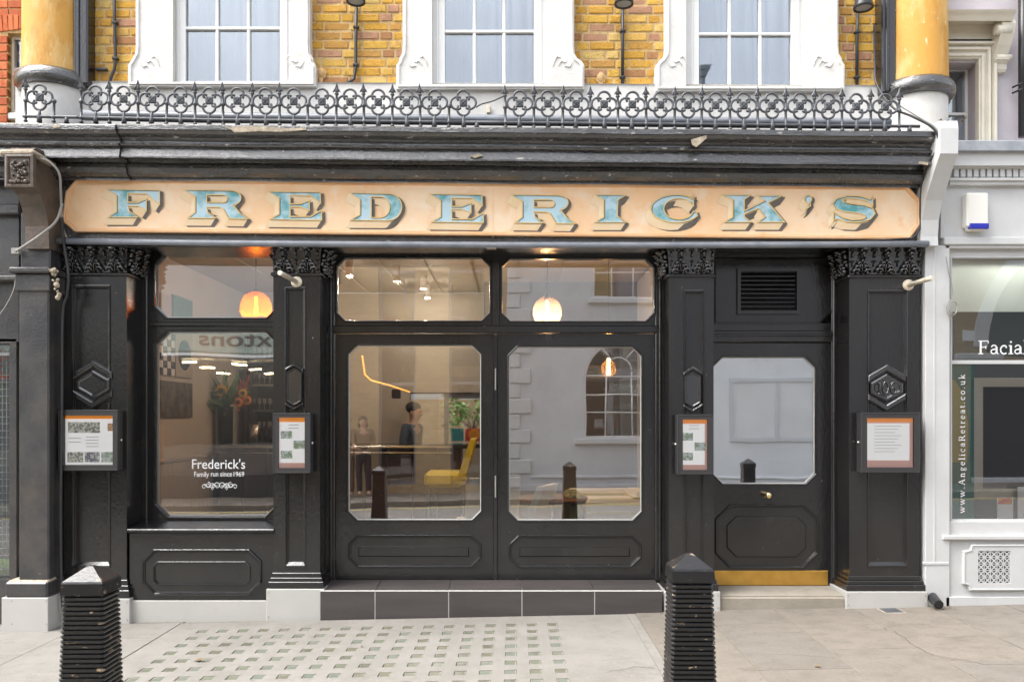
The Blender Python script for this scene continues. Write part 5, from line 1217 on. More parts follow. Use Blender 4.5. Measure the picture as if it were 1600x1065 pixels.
mb = MB(); pbox(mb, 1530, 1632, 598, 770, .1625, .168); mb.build('backing', M['darkwin'], pf)
mb = MB(); pbox(mb, 1558, 1583, 776, 812, .078, .080); lf = mb.build('leaflet', M['paper'], None, 'white leaflet with pink and orange heading in the salon window', 'leaflet')
mb = MB(); pbox(mb, 1559.5, 1581.5, 777.5, 787, .0768, .0778); mb.build('heading', M['pink'], lf)
mb = MB(); pbox(mb, 1590, 1640, 760, 813, .078, .080); mb.build('leaflet', M['paper'], None, 'plain white card at the right edge of the salon window', 'leaflet')
# serif lettering drawn as strokes
def A_(cx, cz, rx, rz, a0, a1, n=10): return [(cx + rx * math.cos(R(a0 + (a1 - a0) * i / n)), cz + rz * math.sin(R(a0 + (a1 - a0) * i / n))) for i in range(n + 1)]
T, t_ = .10, .045
def ser(x, z, w=.13): return ([(x - w, z), (x + w, z)], t_)
G = {'F': (.60, [([(.14, 0), (.14, .68)], T), ser(.14, .02), ([(.02, .66), (.52, .66)], t_), ([(.52, .67), (.52, .54)], t_), ([(.14, .35), (.40, .35)], t_), ([(.40, .43), (.40, .27)], t_)]),
     'a': (.47, [([(.34, 0.03), (.34, .36)], T), (A_(.21, .33, .13, .12, 0, 170), .055), (A_(.19, .13, .13, .11, 60, 330), .06), ([(.34, .27), (.22, .25), (.16, .22)], .05), ([(.34, .05), (.44, .02)], t_)]),
     'c': (.46, [(A_(.25, .22, .18, .21, 50, 310), .07), (A_(.36, .34, .02, .02, 0, 360, 6), .05)]),
     'i': (.27, [([(.13, 0), (.13, .44)], T), ser(.13, .02), ([(.02, .42), (.13, .44)], t_), (A_(.13, .61, .025, .025, 0, 360, 6), .06)]),
     'w': (.74, [([(.06, .43), (.22, .02)], .085), ([(.22, .02), (.37, .40)], .045), ([(.34, .43), (.50, .02)], .085), ([(.50, .02), (.66, .43)], .045), ser(.06, .43, .09), ser(.36, .43, .09), ser(.66, .43, .08)]),
     '.': (.25, [(A_(.12, .05, .025, .025, 0, 360, 6), .07)]),
     'A': (.72, [([(.10, .02), (.35, .68)], .05), ([(.35, .68), (.60, .02)], .10), ([(.18, .24), (.50, .24)], t_), ser(.10, .02, .09), ser(.60, .02, .11)]),
     'n': (.54, [([(.13, 0), (.13, .43)], .09), ([(.13, .33), (.24, .43), (.34, .42), (.40, .32), (.40, .0)], .08), ser(.13, .02, .1), ser(.40, .02, .1), ([(.03, .42), (.13, .43)], t_)]),
     'g': (.48, [(A_(.22, .30, .13, .13, 0, 360, 14), .06), ([(.14, .17), (.10, .08), (.36, .02), (.40, -.10), (.22, -.17), (.07, -.10), (.13, .02)], .05), ([(.32, .38), (.46, .42)], .05)]),
     'e': (.46, [(A_(.24, .22, .17, .21, 0, 320, 14), .065), ([(.08, .24), (.41, .24)], t_)]),
     'l': (.27, [([(.13, 0), (.13, .70)], T), ser(.13, .02), ([(.02, .68), (.13, .70)], t_)]),
     'R': (.68, [([(.14, 0), (.14, .68)], T), ser(.14, .02), ([(.02, .66), (.34, .66)], t_), (A_(.34, .50, .15, .16, 90, -90), .08), ([(.14, .34), (.34, .34)], t_), ([(.32, .34), (.58, .03), (.66, .02)], .09)]),
     't': (.31, [([(.14, .56), (.14, .10), (.19, .03), (.29, .05)], .08), ([(.02, .42), (.28, .42)], t_)]),
     'r': (.38, [([(.13, 0), (.13, .43)], .09), ser(.13, .02, .11), ([(.03, .42), (.13, .43)], t_), ([(.13, .30), (.24, .42), (.34, .39)], .07)]),
     'o': (.50, [(A_(.25, .22, .18, .21, 0, 360, 16), .07)]),
     'u': (.54, [([(.12, .43), (.12, .12), (.20, .02), (.30, .03), (.40, .12)], .08), ([(.40, .43), (.40, .02), (.50, .02)], .085), ([(.03, .43), (.12, .43)], t_), ([(.30, .43), (.40, .43)], t_)]),
     'k': (.54, [([(.13, 0), (.13, .70)], .09), ser(.13, .02, .1), ([(.03, .68), (.13, .70)], t_), ([(.13, .18), (.40, .42)], .045), ([(.22, .26), (.44, .02)], .09), ser(.40, .42, .08), ser(.44, .02, .08)]),
     'l2': (.2, []), 'm': (.8, [([(.13, 0), (.13, .43)], .09), ([(.13, .33), (.22, .43), (.32, .42), (.38, .32), (.38, 0)], .08), ([(.38, .33), (.47, .43), (.57, .42), (.63, .32), (.63, 0)], .08), ser(.13, .02, .09), ser(.38, .02, .08), ser(.63, .02, .09)]),
     'd': (.52, [(A_(.22, .22, .15, .20, 0, 360, 14), .065), ([(.38, .70), (.38, .02), (.48, .02)], .085)]), 'b': (.52, [(A_(.29, .22, .15, .20, 0, 360, 14), .065), ([(.13, .70), (.13, .02)], .085)]),
     's': (.4, [([(.32, .36), (.20, .43), (.09, .35), (.14, .26), (.28, .18), (.32, .09), (.20, .01), (.07, .08)], .065)]), ' ': (.25, [])}
def serif(s, em, place, track=0):
    """place(u,v,k) -> point, k grows so that strokes never share a plane"""
    mb = MB(); x = 0; k = 0
    for ch in s:
        w, strokes = G[ch]
        for pts, th in strokes:
            k += 1
            P = [Vector((x + a, b)) for a, b in pts]; n = len(P); Lp, Rp = [], []
            for i in range(n):
                d = (P[min(i + 1, n - 1)] - P[max(i - 1, 0)])
                if (P[0] - P[-1]).length < 1e-4 and i in (0, n - 1): d = P[1] - P[-2]
                d.normalize(); nn = Vector((-d.y, d.x)) * th / 2; Lp.append(P[i] + nn); Rp.append(P[i] - nn)
            mb.add([place(p.x * em, p.y * em, k) for p in Lp + Rp], [(i, i + 1, n + i + 1, n + i) for i in range(n - 1)])
        x += w + track
    return mb
Yt = .0585
serif('Facials', 31 * (D + Yt) / F, lambda u_, v_, k: (wx(1528, Yt) + u_, Yt - k * .00004, wz(553, Yt) + v_)).build('lettering', M['whiteprint'], sw)
em = 14.0 * (D + Yt) / F
serif('www.AngelicaRetreat.co.uk', em, lambda u_, v_, k: (wx(1507.5, Yt) - v_, Yt - k * .00003, wz(801, Yt) + u_), .155).build('lettering', M['whiteprint'], sw)
# stall riser with raised panel and pierced vent
mb = MB(); pbox(mb, 1478, 1700, 842, 958, -.01, .3, .003); pbox(mb, 1478, 1700, 932, 956, -.03, .1, .004); nsr = mb.build('stall_riser', M['palegrey'], NR)
Yv = -.035
pc = [(wx(a, Yv), wz(b, Yv)) for a, b in ((1515, 922), (1690, 922), (1690, 850), (1518, 850), (1516, 858), (1505, 861), (1505, 912), (1513, 914))]
vh = prect(1528.5, 1579, 860, 911, Yv)
mb = MB(); mb.plate(pc, [vh], Yv, -.008); mb.ring(pc, [(0, Yv), (-.006, Yv - .006), (-.012, Yv - .006), (-.015, Yv)]); mb.build('raised_panel', M['palegrey'], nsr)
mb = MB(); x0, x1, z0, z1 = vh[0][0], vh[1][0], vh[0][1], vh[2][1]; n = 5; cw_ = (x1 - x0) / n
for i in range(n):
    for j in range(n):
        a, b = x0 + cw_ * i, z0 + cw_ * j; dd = .0024; k = i * n + j
        for (p, q, r, s) in ((a, b, a + cw_, b + cw_), (a + cw_, b, a, b + cw_)):
            t = Vector((r - p, s - q)).normalized(); nn = Vector((-t.y, t.x)) * .0055
            e = .0012 if p < r else 0
            mb.add([(p + nn.x, Yv + .004 + e, q + nn.y), (p - nn.x, Yv + .004 + e, q - nn.y), (r - nn.x, Yv + .004 + e, s - nn.y), (r + nn.x, Yv + .004 + e, s + nn.y)], [(0, 1, 2, 3)])
for i in range(n + 1):
    mb.box(x0 + cw_ * i - .0035, x0 + cw_ * i + .0035, Yv + .0065, Yv + .012, z0, z1); mb.box(x0, x1, Yv + .0075, Yv + .013, z0 + cw_ * i - .0035, z0 + cw_ * i + .0035)
mb.build('vent_grille', M['palegrey'], nsr)
mb = MB(); mb.box(x0, x1, -.0135, -.0105, z0, z1); mb.build('vent_backing', M['checkb'], nsr)
# alarm box, drain spout, rain pipe
t = thing('alarm_box', 'white alarm box with a blue strip on the salon fascia', 'alarm box', (wx(1527, -.09), -.09, wz(360, -.09)))
mb = MB(); pbox(mb, 1511, 1545, 301, 354, -.10, -.02, .010); pbox(mb, 1513, 1541, 352, 360, -.085, -.022, .012); mb.build('housing', M['alarm'], t)
mb = MB(); pbox(mb, 1515.5, 1546, 348.5, 357, -.106, -.07, .005); mb.build('blue_lens', M['blue'], t)
t = thing('drain_spout', 'short black drain pipe end at the foot of the pale pilaster', 'drain pipe', (wx(1466, -.1), -.1, gz(3.4)))
mb = MB(); a = Vector((wx(1458, -.03), .0, wz(931, -.02))); b = Vector((wx(1467, -.17), -.17, wz(944, -.17))); mb.tube([a + Vector((0, .05, .0)), a, b], [.036, .04, .036], 14, caps=False); mb.tube([b, a], [.031, .031], 14, caps=True); mb.build('spout', M['lampblack'], t)
mb = MB(); random.seed(8)
for k in range(70):
    x, y = wx(random.uniform(1448, 1490), -.1), random.uniform(-.2, -.04); a = random.uniform(0, 6.28); r = random.uniform(.006, .018)
    z = gz(x) + random.uniform(.003, .012); mb.add([(x, y, z), (x + r * math.cos(a), y + r * math.sin(a), z + .004), (x + r * math.cos(a + .8), y + r * math.sin(a + .8), z)], [(0, 1, 2)])
mb.build('leaf_litter', M['debris'], None, 'brown leaf litter round the drain pipe end', 'litter', kind='stuff')
t = thing('rain_pipe', 'black rain pipe on the lavender wall at the right edge', 'rain pipe', (wx(1597, .2), .2, 3.5))
mb = MB(); mb.tube([(wx(1598, .2), .2, wz(214, .2)), (wx(1598, .2), .2, wz(-60, .2))], .034, 14); mb.build('pipe', M['lampblack'], t)
for y in (132, 141):
    mb = MB(); mb.tube([(wx(1586, .2), .24, wz(y + 2, .2)), (wx(1594, .2), .18, wz(y, .2)), (wx(1604, .2), .17, wz(y, .2))], .008, 6); mb.build('clip', M['lampblack'], t)

# ================================================================== INSIDE THE RESTAURANT
ZF = .205
def lamp_light(name, loc, e, col, r=.05):
    l = bpy.data.lights.new(name, 'POINT'); l.energy = e; l.color = col; l.shadow_soft_size = r; l.use_shadow = True
    o = bpy.data.objects.new(name, l); o.location = loc; COL.objects.link(o); return o
def pendant(px, py, Y, glassm, rad, lab, e=40):
    x, z = wx(px, Y), wz(py, Y); t = thing('pendant_lamp', lab, 'pendant lamp', (x, Y, z - rad), 'glass pendant lamps')
    k = rad / .13
    prof = [(.03, .14), (.06, .13), (.105, .09), (.13, .03), (.132, -.03), (.11, -.09), (.075, -.125), (.03, -.13)]
    mb = MB(); mb.lathe([(a * k, b * k) for a, b in prof], (x, Y, z), 24); mb.build('glass_shade', glassm, t)
    mb = MB(); mb.lathe([(.0, .20), (.012, .19), (.030, .145), (.032, .12), (.0, .12)], (x, Y, z), 14); mb.build('cap', M['lampblack'], t)
    mb = MB(); mb.tube([(x, Y, z + .19), (x, Y, 3.34)], .004, 6); mb.build('cord', M['cable'], t)
    mb = MB(); mb.lathe([(0, .11), (.014, .10), (.016, .07)], (x, Y, z), 10); mb.tube([(x, Y, z + .07), (x, Y, z - .06)], [.013, .020], 8); mb.build('bulb', M['bulb'], t)
    o = lamp_light('pendant_light', (0, 0, 0), e, (1, .68, .36), .012); o.parent = t; o.location = (0, 0, rad - .085 * k)
pendant(400, 481, 1.1, M['amberglass'], .145, 'amber glass pendant lamp glowing in the display window', 3.5)
pendant(855, 487, 1.1, M['clearglass'], .135, 'pale glass pendant lamp glowing behind the right transom light', 15)
pendant(951, 576, 1.55, M['clearglass'], .075, 'small bare glowing pendant lamp behind the right door leaf', 16)
for i, (px, py) in enumerate(((546, 432), (620, 440), (662, 452), (668, 466), (644, 474), (650, 486))):
    Y = 1.6 + i * .75; x = wx(px, Y); z = wz(py, Y)
    t = thing('ceiling_spot', ['white cylinder ceiling spot nearest the left edge of the left transom light', 'white cylinder ceiling spot near the middle of the left transom light', 'white cylinder ceiling spot right of the middle of the left transom light', 'rightmost white cylinder ceiling spot in the left transom light', 'lower white cylinder ceiling spot in the left transom light', 'lowest white cylinder ceiling spot in the left transom light'][i], 'ceiling spot', (x, Y, z), 'cylinder ceiling spots')
    mb = MB(); mb.lathe([(.034, .0), (.04, .0), (.04, max(.14, 3.34 - z - .0))] if i > 9 else [(.034, .01), (.04, .0), (.04, .17), (.0, .17)], (x, Y, z), 14); mb.tube([(x, Y, z + .17), (x, Y, 3.34)], .006, 6); mb.build('housing', M['intwhite'], t)
    mb = MB(); mb.lathe([(0, .006), (.034, .006)], (x, Y, z), 14); mb.build('lamp', M['spotglow'], t)
    o = lamp_light('spot_light', (0, 0, 0), 6, (1, .87, .70), .015); o.parent = t; o.location = (0, 0, -.012)
# left room: tongue and groove dado, beige wall, chimney breast, pictures
mb = MB(); mb.plate(rect(XL + .001, .0, ZF, 3.33), [prect(641, 752, 613, 700, 4.55)], 4.55, 4.6); mb.build('interior_wall', M['intwall'], B)
mb = MB(); mb.box(XL + .012, XL + .03, .5, 4.54, ZF + .9, 3.33); mb.build('interior_wall', M['intwall'], B)
dado = MB(); dado.box(XL + .012, XL + .024, .5, 4.54, ZF, ZF + .95); dado = dado.build('dado', M['dado'], B)
for k in range(34):
    mb = MB(); y = .52 + k * .118; mb.box(XL + .02, XL + .040, y, y + .112, ZF, ZF + .93, .004); mb.build('board', M['dado'], dado)
mb = MB(); mb.box(XL + .015, XL + .06, .5, 4.54, ZF + .93, ZF + .98, .01); mb.build('dado_rail', M['dado'], dado)
for k in range(14):
    mb = MB(); x = XL + .3 + k * .5; mb.box(x, x + .46, .55, 4.5, 3.325, 3.338); mb.build('ceiling_board', M['ceil'], B)
# pictures hang on the left side wall, seen at a slant
XP = XL + .031
def wy(px): return XP * F / (px - CX) - D
def wallpic(p0, p1, y0, y1, m, lab):
    Y0, Y1 = wy(p0), wy(p1); Ym = (Y0 + Y1) / 2
    mb = MB(); mb.box(XP, XP + .03, Y0, Y1, wz(y1, Ym), wz(y0, Ym), .004); return mb.build('picture', M[m], None, lab, 'picture'), Y0, Y1, wz(y1, Ym), wz(y0, Ym)
ck, Y0, Y1, z0, z1 = wallpic(244, 269, 508, 586, 'checkw', 'black and white chequered picture on the side wall behind the display window')
for i in range(4):
    for j in range(7):
        if (i + j) % 2 == 0:
            mb = MB(); mb.box(XP + .028, XP + .033, Y0 + (Y1 - Y0) * i / 4, Y0 + (Y1 - Y0) * (i + 1) / 4, z0 + (z1 - z0) * j / 7, z0 + (z1 - z0) * (j + 1) / 7); mb.build('square', M['checkb'], ck)
ov, Y0, Y1, z0, z1 = wallpic(271, 297, 508, 590, 'taupepic', 'taupe picture with a large black oval behind the display window')
mb = MB(); P_ = [(XP + .032, (Y0 + Y1) / 2 + (Y1 - Y0) * .38 * math.cos(R(q)), (z0 + z1) / 2 - .04 + (z1 - z0) * .29 * math.sin(R(q))) for q in range(0, 360, 15)]
mb.add(P_ + [(XP + .029, b_, c_) for a_, b_, c_ in P_], [tuple(range(24))] + [(q, (q + 1) % 24, (q + 1) % 24 + 24, q + 24) for q in range(24)]); mb.build('oval', M['blackoval'], ov)
wallpic(244, 297, 596, 652, 'darkpic', 'dark abstract picture below the chequered one')
wallpic(246, 264, 460, 500, 'taupepic', 'small taupe picture seen in the left transom light'); wallpic(267, 297, 465, 502, 'greenpic', 'deep green picture seen in the left transom light')
# bar: counter with steel rail, shelving behind
bar = thing('bar_counter', 'long dark bar counter with polished steel rail seen through the glass', 'bar', (wx(520, 3.2), 3.2, ZF))
Yc = 3.2; xa, xb = wx(338, Yc), wx(752, Yc); ztop = wz(694, Yc)
mb = MB(); c = [(xa, -Yc), (xb - .3, -Yc)] + [(xb - .3 + .3 * math.sin(R(a)), -(Yc + .3 - .3 * math.cos(R(a)))) for a in range(15, 91, 15)] + [(xb, -Yc - .6), (xa, -Yc - .6)]
bm_ = [(x, -y, ztop) for x, y in c]; bl = [(x, -y, ztop - .05) for x, y in c]; m = len(c)
mb.add(bm_ + bl, [tuple(range(m)), tuple(range(m, 2 * m))] + [(i, (i + 1) % m, (i + 1) % m + m, i + m) for i in range(m)]); mb.build('counter_top', M['bartop'], bar)
mb = MB(); mb.tube([(xa, Yc - .03, ztop - .03), (xb - .35, Yc - .03, ztop - .03)], .022, 8); mb.tube([(xa, Yc - .02, ztop - .10), (xb - .35, Yc - .02, ztop - .10)], .014, 8); mb.build('steel_rail', M['steel'], bar)
n = 10
for k in range(n):
    mb = MB(); a = xa + (xb - .25 - xa) * k / n; b = xa + (xb - .25 - xa) * (k + 1) / n; mb.box(a + .004, b - .004, Yc + .08, Yc + .5, ZF + .001, ztop - .05, .008); mb.build('panel', M['barwood'], bar)
sh_ = thing('bar_shelves', 'tall black shelving with rows of glasses behind the bar', 'shelves', (wx(408, 4.3), 4.3, ZF))
mb = MB(); pbox(mb, 386, 392, 505, 740, 4.2, 4.5, .005); pbox(mb, 470, 476, 505, 740, 4.2, 4.5, .005); pbox(mb, 386, 476, 505, 512, 4.2, 4.5); pbox(mb, 386, 476, 512, 740, 4.5, 4.54); mb.build('frame', M['lampblack'], sh_)
for y in (560, 600, 640, 676):
    mb = MB(); pbox(mb, 392, 470, y, y + 3, 4.24, 4.5); mb.build('shelf', M['steel'], sh_)
    for k in range(9):
        a = 397 + k * 8.2; mb = MB(); xg, zg = wx(a, 4.35), wz(y, 4.35) + .004; mb.lathe([(.028, 0), (.005, .008), (.005, .06), (.03, .09), (.026, .15)], (xg, 4.35, zg), 10); mb.build('wine_glass', M['glassware'], None, f'wine glass, {["first", "second", "third", "fourth", "fifth", "sixth", "seventh", "eighth", "ninth"][k]} from the left on the {["top", "second", "third", "bottom"][(560, 600, 640, 676).index(y)]} bar shelf', 'wine glass', 'wine glasses on the bar shelves')
# flowers in a black vase on the bar
Yv = 3.42; fx = wx(352, Yv); t = thing('flower_vase', 'tall black vase of sunflowers and gladioli on the bar', 'flower vase', (fx, Yv, ztop))
mb = MB(); mb.lathe([(0, 0), (.085, 0), (.088, .02), (.095, .42), (.10, .46), (.09, .45)], (fx, Yv, ztop), 20); mb.build('vase', M['vase'], t)
zb_ = ztop + .45; random.seed(21)
def leafquad(mb, p, d, L, w):
    d = Vector(d).normalized(); s = d.cross(Vector((random.uniform(-1, 1), random.uniform(-1, 1), random.uniform(-.4, .4)))).normalized() * w
    p = Vector(p); mb.add([p, p + d * L * .45 + s, p + d * L, p + d * L * .45 - s], [(0, 1, 2, 3)])
for k in range(42):
    mb = MB(); a = random.uniform(0, 6.28); el = random.uniform(.0, 1.0); d = (math.cos(a) * (1 - el * .6), math.sin(a) * .8 * (1 - el * .6), el * 1.2 - .15); p = (fx + random.uniform(-.05, .05), Yv + random.uniform(-.05, .05), zb_ + random.uniform(-.05, .2))
    leafquad(mb, p, d, random.uniform(.22, .36), random.uniform(.02, .045)); mb.build('leaf', M['leafgreen'], t)
for px, py in ((350, 575), (373, 580), (343, 600)):
    mb = MB(); top = Vector((wx(px, Yv), Yv, wz(py, Yv))); base = Vector((fx, Yv, zb_)); mb.tube([base, (base + top) / 2 + Vector((.01, 0, 0)), top], [.006, .006, .003], 6)
    for q in range(9):
        p = base.lerp(top, .35 + .07 * q); mb.ball(p, .026 * (1 - q * .07), .026, .032, 7, 5)
    mb.build('gladiolus_spike', M['leafbright'] if px != 343 else M['redflower'], t)
for px, py in ((377, 595), (383, 605), (389, 588)):
    mb = MB(); mb.tube([(fx + .03, Yv, zb_), (wx(px, Yv), Yv, wz(py, Yv))], .006, 6)
    for q in range(7): mb.ball((wx(px - q * 1.5, Yv), Yv - .01, wz(py + q * 6, Yv)), .014, .014, .022, 6, 5)
    mb.build('red_stem', M['redflower'], t)
for px, py, r, mm in ((345, 610, .075, 'sunflower'), (379, 614, .055, 'sunflower'), (372, 628, .06, 'orangeflower'), (386, 625, .055, 'orangeflower')):
    c = Vector((wx(px, Yv - .12), Yv - .12, wz(py, Yv - .12))); mb = MB()
    for k in range(14):
        a = 2 * math.pi * k / 14; p = c + Vector((math.cos(a), 0, math.sin(a))) * r * .35; q = c + Vector((math.cos(a), .25, math.sin(a))) * r * 1.15; s = Vector((-math.sin(a), 0, math.cos(a))) * r * .22
        mb.add([p, (p + q) / 2 + s, q, (p + q) / 2 - s], [(0, 1, 2, 3)])
    fl = mb.build('petals', M[mm], t); mb = MB(); mb.ball(c, r * .45, r * .2, r * .45, 12, 6); mb.build('flower_centre', M['brownseed'], fl)
mb = MB(); mb.lathe([(0, 0), (.05, 0), (.06, .12), (.065, .24), (.055, .24)], (wx(398, 3.5), 3.5, ztop), 14); mb.build('steel_jug', M['steel'], None, 'shiny steel jug on the bar beside the vase', 'jug')
for k, (a, h, lab) in enumerate(((409, .24, 'dark bottle on the bar beside the steel jug'), (416, .30, 'tallest dark bottle on the bar right of the jug'), (423, .22, 'short dark bottle on the bar nearest the slim pilaster'))):
    mb = MB(); mb.lathe([(0, 0), (.035, 0), (.035, h * .6), (.012, h * .78), (.012, h), (0, h)], (wx(a, 3.5), 3.5, ztop), 12); mb.build('bottle', M['vase'], None, lab, 'bottle', 'bottles on the bar')
# seats
def seat_chair(x, y, rz, h_seat, w, hb, m, lab, cat, legs='lampblack', tilt=.12, group=None, deep=.45):
    t = thing(cat.replace(' ', '_'), lab, cat, (x, y, ZF), group); t.rotation_euler = (0, 0, rz)
    def add(name, mbx, mm):
        me = mbx.mesh(name); me.materials.append(M[mm]); o = bpy.data.objects.new(name, me); COL.objects.link(o); o.parent = t
    mb = MB(); mb.box(-w / 2, w / 2, -deep / 2, deep / 2, h_seat - (.17 if m == 'yellow' else .10), h_seat, .04); add('seat', mb, m)
    mb = MB(); mb.hexa([(-w / 2, deep / 2 - .09, h_seat - .08), (w / 2, deep / 2 - .09, h_seat - .08), (w / 2, deep / 2, h_seat - .08), (-w / 2, deep / 2, h_seat - .08)], [(-w / 2 + .01, deep / 2 - .06 + tilt, h_seat + hb), (w / 2 - .01, deep / 2 - .06 + tilt, h_seat + hb), (w / 2 - .01, deep / 2 + tilt, h_seat + hb), (-w / 2 + .01, deep / 2 + tilt, h_seat + hb)]); add('backrest', mb, m)
    for sx in (-1, 1):
        for sy in (-1, 1):
            mb = MB(); mb.tube([(sx * (w / 2 - .04), sy * (deep / 2 - .04), h_seat - .09), (sx * (w / 2 - .02), sy * (deep / 2 - .02), 0)], [.022, .014], 8); add('leg', mb, legs)
    return t
seat_chair(wx(697, 2.5), 2.5, R(-90), .82, .50, .36, 'yellow', 'yellow leather bar chair in front of the bar', 'bar chair')
seat_chair(wx(757, .95), .95, R(-160), .47, .50, .40, 'creamlea', 'cream leather chair behind the left door leaf', 'chair', group='cream leather chairs')
seat_chair(wx(806, .95), .95, R(-110), .45, .50, .34, 'creamlea', 'cream leather chair at the left edge of the right door leaf', 'chair', group='cream leather chairs')
t = thing('round_table', 'small round brown table between cream chair and striped sofa', 'table', (wx(862, 1.3), 1.3, ZF))
zz = wz(776, 1.3)
mb = MB(); mb.lathe([(0, zz - .03), (.36, zz - .03), (.37, zz - .015), (.36, zz), (0, zz)], (wx(862, 1.3), 1.3, 0), 32); mb.build('table_top', M['wood'], t)
mb = MB(); mb.lathe([(0, ZF), (.22, ZF), (.22, ZF + .02), (.03, ZF + .05), (.03, zz - .03)], (wx(862, 1.3), 1.3, 0), 18); mb.build('pedestal', M['steel'], t)
t = thing('striped_sofa', 'sofa in pale and yellow striped fabric behind the right door leaf', 'sofa', (wx(965, 1.5), 1.6, ZF))
def sb(p0, p1, y0, y1, Y0, Y1, n, name):
    mb = MB(); x0, x1, z0, z1 = wx(p0, Y0), wx(p1, Y0), wz(y1, Y0), wz(y0, Y0); mb.box(x0, x1, Y0, Y1, z0, z1, .04); o = mb.build(name, M['stripe'], t)
    for k in range(n):
        mb = MB(); za = z0 + (z1 - z0) * (k + .25) / n; mb.box(x0 - .002, x1 + .002, Y0 - .003, Y1 + .003, za, za + (z1 - z0) * .35 / n, .003); mb.build('stripe', M['stripeb'], o)
sb(916, 1030, 780, 845, 1.0, 1.45, 5, 'seat'); sb(886, 1035, 764, 850, 1.75, 1.95, 6, 'backrest'); sb(990, 1030, 770, 850, 1.05, 1.75, 5, 'armrest')
mb = MB(); pbox(mb, 886, 912, 772, 850, 1.15, 1.75, .03); mb.build('armrest', M['spotfab'], t)
# slatted screen, grey wall, conservatory at the back
mb = MB(); mb.box(wx(756, 3.6), XR - .002, 3.6, 3.65, ZF, 3.33); mb.box(wx(756, 3.6), wx(756, 3.6) + .05, 3.65, 4.55, ZF, 3.33); mb.build('interior_wall', M['dimwall'], B)
mb = MB(); mb.box(1.55, 1.60, .5, 3.6, ZF, 3.33); mb.box(1.60, XR - .01, 1.5, 1.55, ZF, 3.33); mb.build('interior_wall', M['intwhite'], B)
mb = MB(); P0 = [(566, 556, 2.4), (570, 585, 2.7), (580, 594, 3.0), (610, 602, 3.6), (640, 612, 4.3)]
mb.tube([(wx(a, Y), Y, wz(b, Y)) for a, b, Y in P0], .009, 6); cv = mb.build('cove_light', M['cove'], None, 'orange glowing cove light curving along the bar ceiling', 'cove light')
mb = MB(); pbox(mb, 612, 625, 608, 622, 3.9, 4.0, .01); mb.build('wall_speaker', M['lampblack'], None, 'small dark speaker on the wall behind the bar', 'speaker')
art = MB(); pbox(art, 727, 752, 669, 689, 4.62, 4.65, .003); art = art.build('canvas', M['artred'], None, 'red canvas with an orange disc on the wall past the bar end', 'picture')
mb = MB(); mb.plate([(wx(741 + 9 * math.cos(R(a)), 4.615), wz(678 + 9 * math.sin(R(a)), 4.615)) for a in range(0, 360, 20)], [], 4.612, 4.619); mb.build('disc', M['artorange'], art)
mb = MB(); pbox(mb, 705, 724, 669, 689, 4.62, 4.65, .003); mb.build('canvas', M['artblue'], None, 'blue green canvas left of the red one past the bar end', 'picture')
# yard behind the bar: brick wall, glazing bars, bush
mb = MB(); mb.plate(prect(640, 753, 612, 701, 4.6), [prect(642, 694, 615, 698, 4.6), prect(701, 751, 622, 698, 4.6)], 4.6, 4.64); gw = mb.build('garden_window', M['gutter'], B)
mb = MB(); pbox(mb, 640, 752, 613, 700, 4.66, 4.664); mb.build('pane', M['glassnb'], gw)
mb = MB(); mb.box(-6, 4, 7.6, 7.8, -.3, 1.95); mb.build('yard_wall', M['stockwall'], None, 'low brick yard wall seen through the rear window', 'wall')
random.seed(31); t = thing('yard_bush', 'bright green bush in the yard behind the rear window', 'bush', (wx(738, 6), 6, 0))
mb = MB()
for k in range(700):
    a = random.uniform(0, 6.28); el = random.uniform(-1, 1); r = random.uniform(.1, .55); c = Vector((wx(738, 6) + r * math.cos(a) * .8, 6 + r * math.sin(a) * .7, wz(645, 6) + r * el * .7))
    leafquad(mb, c, (math.cos(a), math.sin(a), random.uniform(-.5, .5)), random.uniform(.05, .1), .02)
mb.build('foliage', M['leafbright'], t, kind='stuff')
mb = MB(); mb.tube([(wx(738, 6), 6, -.05), (wx(738, 6), 6, wz(650, 6))], [.04, .015], 8)
for k in range(6): mb.tube([(wx(738, 6), 6, wz(672, 6)), (wx(738, 6) + .35 * math.cos(k), 6 + .3 * math.sin(k), wz(640, 6))], [.012, .005], 6)
mb.build('stem', M['wood'], t)

